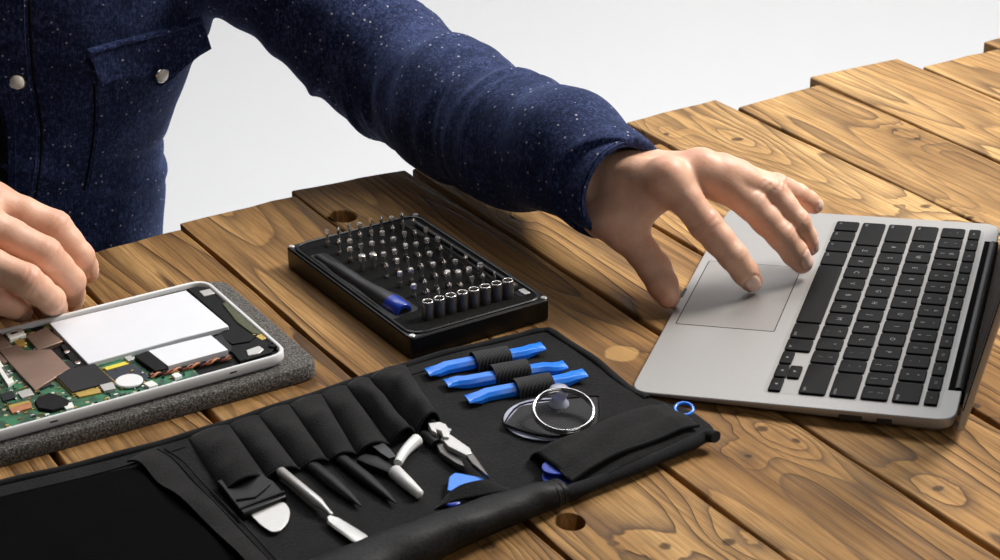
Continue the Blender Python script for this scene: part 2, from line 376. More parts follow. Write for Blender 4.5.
tones={112:.72,212:.75,312:.74,412:.72,512:.78,612:.86,712:.9,812:.92,915:.92,1015:.92,1115:.92,1218:.92}  # planks darken to the left: weaker light there is put into their tone
for i,s0 in enumerate(edges[:-1]):
    s1=edges[i+1]-random.choice([3.4,4.0,4.6]); t0=starts[s0]; t1=-540-random.uniform(0,12); Wd=s1-s0; Ln=t1-t0
    zt=random.uniform(-.6,0) if s0 not in (912,) else 0
    rs=random.Random(s0)
    nx=60; a=[]; b=[]
    ph=[rs.uniform(0,6) for _ in range(4)]
    for k in range(nx+1):
        x=Ln*k/nx; w=lambda q:.7*math.sin(x*.018+ph[q])+.4*math.sin(x*.061+ph[q+1])
        a.append((x+(skew.get(s0,0) if k==0 else 0),w(0))); b.append((x,Wd+w(2)))
    pts=a+[(Ln,Wd*.5)]+b[::-1]+[( (skew.get(s0,0) if 0 else 0)+rs.uniform(-2,2),Wd*q) for q in (.8,.6,.4,.2)]
    pts[-4:]=[(skew.get(s0,0)*(1-q)+rs.uniform(-1.2,1.2)-0.5,Wd*q) for q in (.8,.6,.4,.2)]
    m=MB(); th=30+rs.uniform(-1,2); m.prism(pts,-th,zt)
    # y axis of the plank frame runs along +s, x along +t ; (t,s) is left handed so mirror y
    v=m.v
    me=bpy.data.meshes.new('plank'); me.from_pydata([tuple(np.array(p)*S) for p in v],[],m.f); me.materials.append(M['wood'])
    o=bpy.data.objects.new('plank',me); COL.objects.link(o); o.parent=table
    org=ST(s0,t0); o.location=(org-loc_of(table))*S; o.rotation_euler=(0,0,math.atan2(DD[1],DD[0]))
    bm=bmesh.new(); bm.from_mesh(me); bmesh.ops.recalc_face_normals(bm,faces=bm.faces); bm.to_mesh(me); bm.free()
    holes={612:[(623,-1291,10.2)],512:[(531,-829,8.5)],1218:[]}.get(s0,[])
    for (hs,ht,hr) in holes:
        c=bmesh.new(); bmesh.ops.create_cone(c,cap_ends=True,segments=32,radius1=hr*S,radius2=hr*S*1.05,depth=.08)
        bmesh.ops.scale(c,vec=(1.15,.95,1),verts=c.verts); bmesh.ops.translate(c,vec=((ht-t0)*S,(hs-s0)*S,0),verts=c.verts)
        cm=bpy.data.meshes.new('cut'); c.to_mesh(cm); c.free(); co=bpy.data.objects.new('cut',cm); COL.objects.link(co)
        co.parent=o; bpy.context.view_layer.update()
        bo=o.modifiers.new('b','BOOLEAN'); bo.object=co; bo.operation='DIFFERENCE'; bo.solver='EXACT'
        bpy.context.view_layer.update()
        nm=bpy.data.meshes.new_from_object(o.evaluated_get(bpy.context.evaluated_depsgraph_get())); o.modifiers.clear(); o.data=nm
        bpy.data.objects.remove(co)
    bv=o.modifiers.new('bevel','BEVEL'); bv.width=.0016; bv.segments=3; bv.limit_method='ANGLE'; bv.angle_limit=math.radians(40)
    o.data.polygons.foreach_set('use_smooth',[True]*len(o.data.polygons)); o.data.set_sharp_from_angle(angle=math.radians(30))
    L_=kin.get(s0,[])[:3]
    while len(L_)<3: L_=L_+[(s0+rs.uniform(15,85),t0+rs.uniform(80,700),rs.uniform(2.5,4.5))]
    for q_,(a_,b_,c_) in zip(('k1','k2','k3'),L_): o[q_]=[(b_-t0)*S,(a_-s0)*S,c_*S]
    o['plug']=[(-986-t0)*S,(672-s0)*S,.012] if s0==612 else [9.0,9.0,.001]
    tn=tones.get(s0,.9); o['tone']=[tn*(1.0 if s0>900 else 1.0),tn*(1.05 if s0>900 else .98),tn*(1.12 if s0>900 else .95)]
for t in (-1240,-640):
    m=MB(); m.prism([ST(120,t-30),ST(1500,t-30),ST(1500,t+30),ST(120,t+30)],-92,-33.0); o=build(m,'rail',M['wood'],table,3); o['tone']=[.7,.68,.65]
for s,t in ((170,-1240),(1450,-1240),(170,-640),(1450,-640)):
    m=MB(); c=ST(s,t); m.prism([c+ND_ for ND_ in (np.array([-35,-35,0]),np.array([35,-35,0]),np.array([35,35,0]),np.array([-35,35,0]))],-750,-92); o=build(m,'leg',M['wood'],table,3); o['tone']=[.7,.68,.65]
# ================================================================= LAPTOP
LO=np.array([253.5,1391.8]); LU=np.array([-.3087,-.9512]); LV=np.array([.9503,-.3084])/.99912
TILT=.0437
def D(u,v,z=0): p=LO+LU*u+LV*v; return np.array([p[0],p[1],8+v*TILT+z])
def Dz(p): d=np.asarray(p[:2])-LO; return 8+float(d@LV)*TILT
lap=thing('laptop','open silver laptop with black keys standing under the reaching hand at the right','laptop',D(150,15,-8)*np.array([1,1,0]))
U0,U1,V0,V1=-3,303,-84,116
def lap_body():
    ang=[(U0,V0,11),(U1,V0,11),(U1,V1,12),(U0,V1,12)]
    def ring(ins,zf):
        a=rounded([(U0+ins,V0+ins),(U1-ins,V0+ins),(U1-ins,V1-ins),(U0+ins,V1-ins)],[13-ins*.5]*4,7)
        return [D(p[0],p[1],0)[:2].tolist()+[zf(p[0],p[1])] for p in a]
    top=lambda u,v:8+v*TILT
    th=lambda v:3.2+(v-V0)/(V1-V0)*6.8
    rings=[ring(14,lambda u,v:max(.9,top(u,v)-th(v)-1.5)),ring(5,lambda u,v:max(1.0,top(u,v)-th(v)-.8)),ring(1.2,lambda u,v:top(u,v)-th(v)*.72),ring(0,lambda u,v:top(u,v)-th(v)*.35),ring(0,lambda u,v:top(u,v)-.5),ring(.5,lambda u,v:top(u,v))]
    m=MB(); m.loft(rings); return build(m,'base',M['alu'],lap,0,angle=28)
base=lap_body()
def deckplate(m,l,z0,z1): m.prism([D(*q)[:2] for q in l],lambda p:Dz(p)+z0,lambda p:Dz(p)+z1)
# trackpad with its groove, hinge slot, ports and feet are parts
m=MB(); deckplate(m,rounded([(97.3,-78.2),(203.2,-78.2),(203.2,-11.3),(97.3,-11.3)],1.5,2),-.4,.06); build(m,'trackpad_groove',M['groove'],lap)
m=MB(); deckplate(m,rounded([(98,-77.4),(202.5,-77.4),(202.5,-12),(98,-12)],1.2,2),-.4,.16); build(m,'trackpad',M['alupad'],lap)
m=MB(); deckplate(m,rounded([(11.5,-3),(288.5,-3),(288.5,105.8),(11.5,105.8)],3,3),-.4,.05); 
build(m,'keyboard_well',mat('keyboard_recess_aluminium',(.29,.28,.265),.42,metal=.3,bump=(1400,.05,.0002,.03)),lap)
m=MB(); deckplate(m,[(30,107.6),(264,107.6),(264,117.2),(30,117.2)],-9,.12); build(m,'hinge_slot',M['matteblack'],lap)
m=MB(); m.tube([D(u,113.6,-1.2) for u in np.linspace(32,262,12)],2.7,16); build(m,'hinge_barrel',M['blackplastic'],lap)
m=MB(); deckplate(m,[(146,-84.6),(162,-84.6),(161,-82.6),(147,-82.6)],-.3,.1); build(m,'finger_notch',M['groove'],lap)
for (v0,v1,dz0,dz1) in ((47,61,-6.6,-2.6),(70,79,-6.9,-2.9)):
    m=MB(); vs=[]
    for u in (U1-3,U1+.35):
        for vv,zz in ((v0,dz0),(v1,dz0),(v1,dz1),(v0,dz1)): vs.append(D(u,vv,zz))
    m.add(vs,[(0,1,2,3),(7,6,5,4),(0,4,5,1),(1,5,6,2),(2,6,7,3),(3,7,4,0)]); build(m,'port',M['groove'],lap,.5)
for (u,v) in ((20,-60),(280,-60),(20,95),(280,95)):
    m=MB(); c=D(u,v); m.lathe((c[0],c[1],0),[(4,0.02),(5,.4),(5,1.8)],16); build(m,'rubber_foot',M['blackplastic'],lap)
# lid, open about 102 degrees
def lid_pt(u,s,o): a=math.radians(101.5); c,sn=math.cos(a),math.sin(a); return D(u,117.2,-7.6)+np.r_[LV*(-c*s+sn*o),sn*s+c*o]
def lid_slab(u0,u1,s0,s1,o0,o1,r):
    q=rounded([(u0,s0),(u1,s0),(u1,s1),(u0,s1)],r,6); m=MB(); n=len(q)
    return m.loft([[lid_pt(p[0],p[1],o) for p in q] for o in (o0,o1)])
lidm=MB(); q0=rounded([(U0,0),(U1,0),(U1,192),(U0,192)],[3,3,10,10],6); cc=np.array([(U0+U1)/2,96])
def sc_(q,k): return [(cc[0]+(p[0]-cc[0])*(1-k/153),cc[1]+(p[1]-cc[1])*(1-k/96)) for p in q]
lidm.loft([[lid_pt(p[0],p[1],o) for p in sc_(q0,k)] for k,o in ((0,.4),(0,2.2),(.8,3.4),(3,4.4))]); lid=build(lidm,'lid',M['alu'],lap,0,angle=50)
b_=build(lid_slab(U0+1.5,U1-1.5,12,190.5,-.35,.45,7),'screen_bezel',M['blackplastic'],lid)
build(lid_slab(20,280,24,170,-.55,-.3,1),'screen',M['glossblack'],lid)
# keys with printed legends
GL={}
def glyph(txt,size):
    if (txt,size) in GL: return GL[(txt,size)]
    cu=bpy.data.curves.new('t','FONT'); cu.body=txt; cu.size=size; cu.align_x='CENTER'; cu.align_y='CENTER'; cu.resolution_u=2
    o=bpy.data.objects.new('t',cu); COL.objects.link(o); bpy.context.view_layer.update()
    me=bpy.data.meshes.new_from_object(o.evaluated_get(bpy.context.evaluated_depsgraph_get()))
    r=([tuple(v.co) for v in me.vertices],[tuple(p.vertices) for p in me.polygons]); bpy.data.objects.remove(o); bpy.data.meshes.remove(me); bpy.data.curves.remove(cu)
    GL[(txt,size)]=r; return r
def key(u0,u1,v0,v1,texts):
    m=MB(); r=1.8 if v1-v0>10 else 1.2
    def ring(i,z): return [D(p[0],p[1],z) for p in rounded([(u0+i,v0+i),(u1-i,v0+i),(u1-i,v1-i),(u0+i,v1-i)],r,3)]
    m.loft([ring(0,.02),ring(0,1.25),ring(.35,1.6)])
    m.cur=1
    for txt,size,cu_,cv_ in texts:
        gv,gf=glyph(txt,size); m.add([D(u0+cu_+x,v0+cv_+y,1.64) for x,y,_ in gv],gf)
    return build(m,'key',[M['key'],M['glyph']],lap,0,angle=40)
P=19.05; KU=13.5; G_=2.6
def row(v0,hh,ks):
    u=KU
    for w,lab in ks:
        wd=w*P-G_; tx=[]
        if isinstance(lab,str) and lab: tx=[(lab,5.2 if hh>10 else 2.6,wd/2,hh/2)]
        elif isinstance(lab,tuple):
            if len(lab)==2 and lab[0]=='w': tx=[(lab[1],2.9,(4.6 if u<150 else wd-5),3.2)]
            elif len(lab)==2: tx=[(lab[0],3.9,wd/2,hh*.7),(lab[1],3.9,wd/2,hh*.3)]
        key(u,u+wd,v0,v0+hh,tx); u+=w*P
    return u
R5=KU
row(0,16.4,[(1,('w','fn')),(1,('w','ctrl')),(1,('w','alt')),(1.25,('w','cmd')),(5,''),(1.25,('w','cmd')),(1,('w','alt'))])
ua=KU+11.5*P
for k,(v0,v1,t_) in enumerate(((0,7.7,'◂'),(0,7.7,'▾'),(0,7.7,'▸'))): key(ua+k*P,ua+k*P+P-G_,v0,v1,[('◀▼▶'[k],2.6,(P-G_)/2,3.85)])
key(ua+P,ua+2*P-G_,8.3,16.0,[('▲',2.6,(P-G_)/2,3.85)])
row(P,16.4,[(2.25,('w','shift'))]+[(1,c) for c in 'ZXCVBNM']+[(1,('<',',')),(1,('>','.')),(1,('?','/')),(2.25,('w','shift'))])
row(2*P,16.4,[(1.75,('w','caps'))]+[(1,c) for c in 'ASDFGHJKL']+[(1,(':',';')),(1,('"',"'")),(1.75,('w','return'))])
row(3*P,16.4,[(1.5,('w','tab'))]+[(1,c) for c in 'QWERTYUIOP']+[(1,('{','[')),(1,('}',']')),(1,('|','\\'))])
row(4*P,16.4,[(1,('~','`'))]+[(1,(a,b)) for a,b in zip('!@#$%^&*()_+','1234567890-=')]+[(1.5,('w','delete'))])
row(5*P+.2,8.0,[(14.5/14,t) for t in ['esc']+['F%d'%i for i in range(1,13)]+['o']])
# ================================================================= BIT CASE
CN=np.array([-59,1185.]); CX=np.array([.851,.525]); CY=np.array([-.527,.85])
def CF(x,y,z=0): p=CN+CX*x+CY*y; return np.array([p[0],p[1],z])
CW,CL=109,179
case=thing('bit_case','black plastic driver bit case holding rows of upright steel bits, behind the tool roll','case',CF(CW/2,CL/2,0))
def crr(x0,y0,x1,y1,r,z,n=6): return [CF(p[0],p[1],z) for p in rounded([(x0,y0),(x1,y0),(x1,y1),(x0,y1)],r,n)]
m=MB(); m.loft([crr(1,1,CW-1,CL-1,4,.02),crr(0,0,CW,CL,4.5,1.2),crr(0,0,CW,CL,4.5,14.6),crr(.9,.9,CW-.9,CL-.9,4.5,15.6)]); build(m,'tray',M['blackplastic'],case,0,angle=30)
m=MB(); R0=lambda i,z:crr(2.2+i,2.2+i,CW-2.2-i,CL-2.2-i,13-i,z,8)
m.loft([R0(0,15.0),R0(0,16.3),R0(.7,16.9),R0(2.0,16.9),R0(2.6,16.4),R0(2.6,15.0)],cap=False,closed=True); build(m,'rim',M['blackplastic'],case,0,angle=40)
m=MB(); m.loft([R0(2.9,15.2),R0(2.9,15.9),R0(3.6,16.2)]); build(m,'foam_insert',M['blackrough'],case,0,angle=30)
for x,y in ((3.3,3.3),(CW-3.3,3.3),(3.3,CL-3.3),(CW-3.3,CL-3.3)):
    m=MB(); c=CF(x,y,15.2); m.lathe(c,[(2.2,0),(2.2,.9),(1.8,1.2)],16); build(m,'magnet',M['satin'],case)
FZ=16.2
# recessed slots in the foam
m=MB(); m.prism([CF(*p) for p in rounded([(3.8,30),(27,34),(27,60),(21,80),(19,120),(18,152),(6,154),(5,100),(2.6+3.4,60)],4,4)],FZ-.6,FZ+.12); build(m,'driver_slot',M['glossblack'],case)
m=MB(); m.prism([CF(*p) for p in rounded([(93,12),(101.5,12),(101.5,150),(99.5,170),(89,170),(89,140),(93,130)],2.5,4)],FZ-.6,FZ+.12); build(m,'extension_slot',M['glossblack'],case)
m=MB(); m.prism([CF(*p) for p in ((96.4,12.5),(101.2,12.5),(101.2,21),(96.4,21))],FZ,FZ+1.2); build(m,'latch',M['satin'],case,.4)
for (a,b) in (((92.6,14),(92.6,168)),((88.6,30),(88.6,168))):
    m=MB(); m.tube([CF(a[0],a[1],FZ+.1),CF(b[0],b[1],FZ+.1)],.35,6); build(m,'foam_seam',M['blackplastic'],case)
# screwdriver handle lying in its slot
dr=thing('precision_screwdriver','black gripped precision screwdriver with a deep blue collar lying in the bit case','screwdriver',CF(14,95,FZ))
ax0,ax1=np.array([15.5,46.]),np.array([10.5,150.])
def DP(t,z=0): p=ax0+(ax1-ax0)*t; return CF(p[0],p[1],FZ+z)
prof=[(0.04,7.6),(.10,8.0),(.22,7.4),(.33,6.2),(.45,5.6),(.60,6.0),(.72,5.6),(.80,4.4),(.86,3.6),(.97,3.6),(1,2.8)]
m=MB(); m.tube([DP(t,-1.2) for t,_ in prof],[r*.95 for _,r in prof],20); 
build(m,'grip',M['driver'],dr,angle=60)
m=MB(); m.tube([DP(t,-.6) for t in (-.10,-.085,-.0,.05)],[6.0,7.0,7.5,7.5],24); build(m,'collar',M['darkblue'],dr,angle=50)
m=MB(); m.tube([DP(t,-.6) for t in (-.105,-.099)],[4.0,4.0],20); build(m,'swivel_cap',M['blackplastic'],dr)
ex_=thing('flexible_extension','black slim extension shaft lying in the long right hand slot of the bit case','extension shaft',CF(97,90,FZ))
m=MB(); m.tube([CF(97,30,FZ+1.4),CF(97,60,FZ+1.4),CF(96.8,100,FZ+1.4),CF(95.5,158,FZ+1.4)],[2.3,1.7,1.7,2.3],12); build(m,'shaft',M['driver'],ex_)
m=MB(); m.tube([CF(97,24,FZ+1.4),CF(97,31,FZ+1.4)],[2.7,2.7],12); build(m,'tip',M['darksteel'],ex_)
# bits
ORD=['first','second','third','fourth','fifth','sixth','seventh','last']
def proto_socket():
    t=thing('socket_bit','x','screwdriver bit',(0,0,0))
    m=MB(); m.lathe((0,0,-5),[(3.4,0),(3.9,.5),(3.9,16.6),(3.6,17.2),(3.0,17.2),(2.7,16.6),(2.6,12.6),(.5,12.4)],6*4); build(m,'socket',M['socket'],t,angle=40)
    m=MB(); m.tube([(3.35*math.cos(a),3.35*math.sin(a),12.2) for a in np.linspace(0,2*math.pi,24,endpoint=False)],.45,6,closed=True); build(m,'lip',M['bit'],t,angle=80)
    return t
def proto_bit(kind):
    t=thing('screwdriver_bit','x','screwdriver bit',(0,0,0)); m=MB()
    m.lathe((0,0,-6),[(1.9,0),(2.0,.3),(2.0,9.0),(1.4,10.0)],6); build(m,'shank',M['darksteel'],t)
    m=MB()
    if kind==0:   # cross point
        m.lathe((0,0,3),[(1.0,0),(1.0,6),(1.55,6.8),(1.55,8.4),(.5,9.8)],12)
    elif kind==1: # flat blade
        m.lathe((0,0,3),[(.9,0),(.9,6.5)],10); m.loft([[(x*w_,y*h_,3+z) for x,y in ((-1,-1),(1,-1),(1,1),(-1,1))] for z,w_,h_ in ((6.2,.8,.8),(8,1.6,.55),(10,1.6,.25))])
    elif kind==2: # six lobed
        def star(r,z): return [(r*(1+.22*math.cos(6*a))*math.cos(a),r*(1+.22*math.cos(6*a))*math.sin(a),z) for a in (2*math.pi*i/36 for i in range(36))]
        m.lathe((0,0,3),[(1.0,0),(1.0,4.5),(1.7,5.6)],12); m.loft([star(1.7,8.4),star(1.7,11.0),star(1.4,11.6)])
    elif kind==3: # large hex
        m.lathe((0,0,3),[(1.6,0),(1.6,3.4),(2.3,4.2),(2.3,9.2),(1.9,9.7)],6)
    else:         # hollow triangle / nut mouth
        m.lathe((0,0,3),[(1.5,0),(1.6,3.0),(2.7,4.4),(2.7,8.6),(2.4,8.9),(1.7,8.9),(1.6,6.8),(.3,6.7)],14)
    build(m,'tip',M['bit'],t,angle=40); return t
def dup(o,loc,rz,label,group):
    r=o.copy(); COL.objects.link(r); r.location=(np.asarray(loc)+OFF)*S; r.rotation_euler=(0,0,rz); r['label']=label; r['group']=group
    for c in list(o.children):
        d=c.copy(); COL.objects.link(d); d.parent=r
    return r
sp=proto_socket(); bps=[proto_bit(k) for k in range(5)]; used=set()
def place(p,loc,rz,label,group):
    if p.name in used: dup(p,loc,rz,label,group)
    else: used.add(p.name); p.location=(np.asarray(loc)+OFF)*S; p.rotation_euler=(0,0,rz); p['label']=label; p['group']=group
rb=random.Random(3)
for i in range(8): place(sp,CF(25+i*8.75,19.5-i*.3,FZ),rb.uniform(0,1),'hollow steel socket bit, %s from the left in the front row'%ORD[i],'socket bits in the front row')
rows=[35,53,72,91,110,127,144,161]
rn=['row just behind the sockets','second row behind the sockets','third row behind the sockets','fourth row behind the sockets','fourth row from the back','third row from the back','second row from the back','back row']
kinds=[[1,0,1,0,0,1,0,1],[0,2,0,0,3,3,3,3],[0,2,2,0,2,0,2,0],[1,0,2,1,0,2,0,1],[4,4,2,2,2,2,2,2],[2,1,2,0,2,1,0,1],[0,2,0,1,2,0,1,0],[1,0,1,2,1,0,2,0]]
for j,y in enumerate(rows):
    ii=[i for i in range(8) if not (i==0 and j<4)]
    for q,i in enumerate(ii):
        o_='last' if q==len(ii)-1 else ORD[q]
        place(bps[kinds[j][i]],CF(25+i*8.75,y+rb.uniform(-.4,.4),FZ-rb.choice([0,0,1.2,2.2])),rb.uniform(0,3),'steel bit, %s from the left in the %s'%(o_,rn[j]),'bits in the '+rn[j])
for o in [sp]+bps:
    if o.name not in used: 
        for c in list(o.children): bpy.data.objects.remove(c)
        bpy.data.objects.remove(o)
# ================================================================= FELT PAD + TABLET
NRc=at(290,352,19)[:2]; FRc=at(207,279,19)[:2]; TW=FRc-NRc; TW/=np.linalg.norm(TW); TL=np.array([-TW[1],TW[0]])
if TL[0]>0: TL=-TL
def TF(l,w,z=0): p=NRc+TL*l+TW*w; return np.array([p[0],p[1],z])
def inv(p): d=np.asarray(p[:2])-NRc; return float(d@TL),float(d@TW)
pad=tag(None,0,0) if False else None
def pring(i,z): return [TF(p[0],p[1],z) for p in rounded([(-17+i,-9+i),(-17+i,145-i),(228-i,145-i),(228-i,-9+i)],[14,14,10,10],6)]
m=MB(); m.loft([pring(.6,.05),pring(0,1),pring(0,9.4),pring(1.2,10.4)]); fp=build(m,'felt_pad',M['felt'],None,0,angle=70); tag(fp,'thick dark grey felt pad lying under the opened tablet at the left','felt pad')
TZ=10.5
tab=thing('tablet','opened white tablet showing its battery and green circuit board, lying on the felt pad','tablet',TF(100,67,TZ))
TLn,TWd=204,134
def tr(i,z,r=14): return [TF(p[0],p[1],z) for p in rounded([(i,i),(i,TWd-i),(TLn-i,TWd-i),(TLn-i,i)],max(r-i,2),8)]
m=MB(); m.loft([tr(5,TZ+.1),tr(1.5,TZ+.8),tr(0,TZ+3),tr(0,TZ+7.4),tr(.6,TZ+8.3),tr(2.2,TZ+8.3),tr(2.8,TZ+7.6),tr(2.8,TZ+3.0)],cap=True); build(m,'casing',M['white'],tab,0,angle=50)
m=MB(); m.loft([tr(2.9,TZ+3),tr(2.9,TZ+5.0)]); build(m,'midframe',M['tape'],tab)
ZB=TZ+5.0
def comp(name,l,z0,z1,mt,bev=.25,parent=None,zref=None):
    zz=z1 if zref is None else zref
    m=MB(); m.prism(pxs(l,zz),z0,z1); return build(m,name,M[mt] if isinstance(mt,str) else mt,parent or tab,bev)
m=MB(); m.prism([TF(*p) for p in ((60,3),(60,50),(100,58),(128,75),(128,TWd-4),(200,TWd-4),(200,3.5),(66,3.2))],ZB,ZB+1); build(m,'circuit_board',M['pcb'],tab)
comp('battery',[(49,323),(186,290),(229,326),(181,338),(88,364)],ZB,ZB+4.0,'battery',.6)
comp('battery_label',[(148,350.5),(186,341),(211,335),(228,349.5),(168,366)],ZB+.2,ZB+4.6,'battery',.3)
for q_,l in enumerate(([(0,351),(8,361),(35,390),(70,368),(51,349)],[(26,336),(46,327),(63,341),(38,350)],[(-14,333),(1,333),(12,346),(-6,350)],[(-14,351),(16,344.5),(30,353),(4,363)])):
    comp('shield_plate',l,ZB+.05*q_,ZB+2.6+.22*(3-q_),'copper',.3)
comp('processor_chip',[(52,372),(95,363.5),(114,381),(72,392)],ZB,ZB+3.2,'chip',.2)
m=MB(); m.prism([at(x,y,ZB+2.9) for x,y in ((50.6,372),(95,362.6),(116,381.2),(72,393.4))],ZB,ZB+2.3); build(m,'chip_carrier',M['gold'],tab,.2)
comp('black_cover',[(60,345),(71,342),(88,364),(88,368),(76,368)],ZB,ZB+2.2,'tape',.4)
for q in ((67,352),(78,363)):
    m=MB(); m.lathe(at(*q,ZB+2.2),[(2.0,0),(2.0,.5),(1.2,.7)],14); build(m,'screw',M['steel'],tab)
comp('flex_panel',[(105,371),(130,363),(147,374),(147,380),(115,383)],ZB,ZB+1.8,mat('navy_flex_panel',(.012,.016,.03),.4,bump=(200,.1,.0002,.2)),.2)
comp('yellow_sticker',[(103,367.5),(107,370),(129,363.6),(126,361)],ZB+.4,ZB+2.2,'yellow',.1)
m=MB(); m.lathe(at(129,380,ZB+3.2)-np.array([0,0,1.6]),[(8.3,0),(8.6,.3),(8.6,1.2),(8.2,1.6)],36); build(m,'coin_disc',M['white'],tab)
comp('connector_block',[(134,356),(147,350.5),(166,364),(167,368),(155,371)],ZB,ZB+4.2,'tape',.6)
comp('camera_module',[(34,401),(38,397),(49,392),(60,395),(70,400),(68,405),(52,410),(38,408)],ZB,ZB+3.0,'tape',.8)
for l,mt in (([(9,408),(31,402),(32,407),(12,413)],'orange'),([(8,405),(29,400),(31,403),(9,408.5)],'gold')): comp('ribbon_connector',l,ZB,ZB+2.4,mt,.3)
lb=comp('barcode_label',[(5,332.5),(21,327.5),(26,334),(10,339.5)],ZB,ZB+3.4,'label',.3)
def bars(parent,o,a,b,n,z):   # o origin px, a,b world axes via px
    O=at(*o,z); A=at(*a,z)-O; B_=at(*b,z)-O; m=MB(); r=random.Random(5)
    for k in range(n):
        t=k/n; w=.45/n if r.random()<.5 else .75/n
        m.prism([O+A*t,O+A*(t+w),O+A*(t+w)+B_,O+A*t+B_],z,z+.08)
    build(m,'barcode',M['ink'],parent)
bars(lb,(10,333),(17,331.2),(11.5,334.5),9,ZB+3.42)
lb=comp('barcode_label',[(-9,359),(-3,356),(14,381),(8,385)],ZB,ZB+3.0,'label',.3); bars(lb,(1.5,367.5),(9,378.5),(4.5,366.2),11,ZB+3.02)
# right hand black section
comp('speaker_housing',[(187,288.5),(198,286),(216,289),(226,297),(268,338),(276,346),(271,352),(246,360),(228,350),(214,337),(230,326)],ZB,ZB+1.5,'tape',.5)
comp('speaker_mesh',[(199,291),(210,288.5),(215,293),(204,296)],ZB+.2,ZB+2.3,'satin',.3); comp('speaker_mesh',[(246,350),(259,345.5),(264,349),(259,353),(248,355.5)],ZB+.2,ZB+2.3,'satin',.4)
comp('side_circuit',[(222,303),(230,301),(258,322),(266,330),(260,334),(252,333),(237,322)],ZB+.2,ZB+2.4,'olive',.3)
comp('antenna_strip',[(252,334),(264,331),(270,337),(262,340)],ZB+.2,ZB+2.0,'gold',.2)
comp('flex_cover',[(224,338),(258,334),(250,341),(232,344)],ZB+.3,ZB+2.5,'tape',.3)
comp('side_connector',[(213,337),(221,334.5),(232,346),(231,350),(227,352)],ZB,ZB+2.4,'chip',.3)
for q,rr in (((274,345),2.2),((62,349),0)):
    if rr: m=MB(); m.lathe(at(*q,ZB+2),[(rr+1.4,0),(rr+1.4,.6),(rr,.8),(rr,.2)],16); build(m,'screw_boss',M['tape'],tab)
comp('side_tape',[(232,352),(240,349),(246,358),(240,361)],ZB,ZB+2.8,'tape',.5)
for l,z_,mt in (([(13,341),(22,338),(27,343),(18,346)],2.0,'gold'),([(63,362),(70,360),(76,366),(70,369)],2.2,'chip'),([(17,392),(30,388),(34,394),(22,398)],1.8,'satin'),
   ([(75,393),(98,387),(101,392),(79,397)],1.6,'gold'),([(98,383),(112,381),(116,388),(104,391)],2.4,'satin'),([(36,383),(48,379),(52,384),(40,389)],1.5,'chip'),([(124,357),(131,355),(134,359),(128,361)],2.8,'satin'),
   ([(0,394),(12,390),(16,397),(3,401)],1.8,'chip'),([(62,404),(72,402),(74,407),(66,409)],2.0,'label'),([(42,325),(52,322),(56,327),(46,330)],2.2,'olive'),([(28,333),(34,331),(38,336),(32,338)],1.6,'gold'),
   ([(210,341),(216,339),(220,343),(214,345)],3.0,'satin')):
    comp('component',l,ZB+.6,ZB+z_+.6,mt,.2)
# twisted wires along the near edge
for k in range(3):
    m=MB(); pts=[]
    for i in range(50):
        t=i/49; b0=at(150+80*t,376-19*t,ZB+2); w=TW*(1.6*math.sin(t*26+k*2.1)-.5); pts.append(b0+np.array([w[0],w[1],.8*math.cos(t*26+k*2.1)]))
    m.tube(pts,.75,6); build(m,'wire',M[['cable','tape','orange'][k]],tab,angle=80)
comp('wire_plug',[(171,374),(178,372),(182,375),(175,378)],ZB,ZB+3.2,'white',.4)
comp('foam_spacer',[(143,383),(152,380),(158,384),(149,387)],ZB,ZB+2.8,'label',.4)
# soldered chips: a countless scatter on the board
m=MB(); rr=random.Random(11); mats_=[M['chip'],M['label'],M['gold'],M['steel'],M['orange']]
for k in range(620):
    l=rr.uniform(62,200); w=rr.uniform(4,TWd-6)
    if l<128 and w>48: continue
    a=rr.uniform(.5,2.6); b=rr.uniform(.4,1.8); z=rr.uniform(.4,1.6)
    m.cur=rr.choice([0,0,1,2,2,3,4]); m.prism([TF(l,w),TF(l+a,w),TF(l+a,w+b),TF(l,w+b)],ZB+1,ZB+1+z)
o=build(m,'soldered_component',mats_,tab); o['kind']='stuff'
m=MB()
for (x0,y0,x1,y1) in ((41,411.2,49,409.2),(218,361.6,225,359.7)):
    a=at(x0,y0,TZ+5.5); b=at(x1,y1,TZ+5.5); la,wa=inv(a); lb_,wb=inv(b)
    for (l,l2) in ((la,lb_),): m.prism([TF(l,-.15),TF(l2,-.15),TF(l2,.3),TF(l,.3)],TZ+4.6,TZ+5.6)
build(m,'edge_slot',M['groove'],tab)
# ================================================================= TOOL ROLL
roll=thing('tool_roll','black canvas tool roll lying open in front with pockets, elastic loops and a folded flap','tool roll',(-60,1080,0))
MZ=3.2
out=[(-60,500),(0,484),(100,461),(190,436),(262,413),(345,386),(440,356),(500,342),(537,331),(556,335),(597,362),(626,386),(646,398),(690,411),(716,430),(708,440),(640,470),(566,502),(500,530),(440,556),(300,625),(-60,760)]
outw=rounded([at(x,y,1.5) for x,y in out],6,2)
m=MB(); m.prism(outw,.1,MZ-.4); build(m,'mat_backing',M['cloth'],roll,.8)
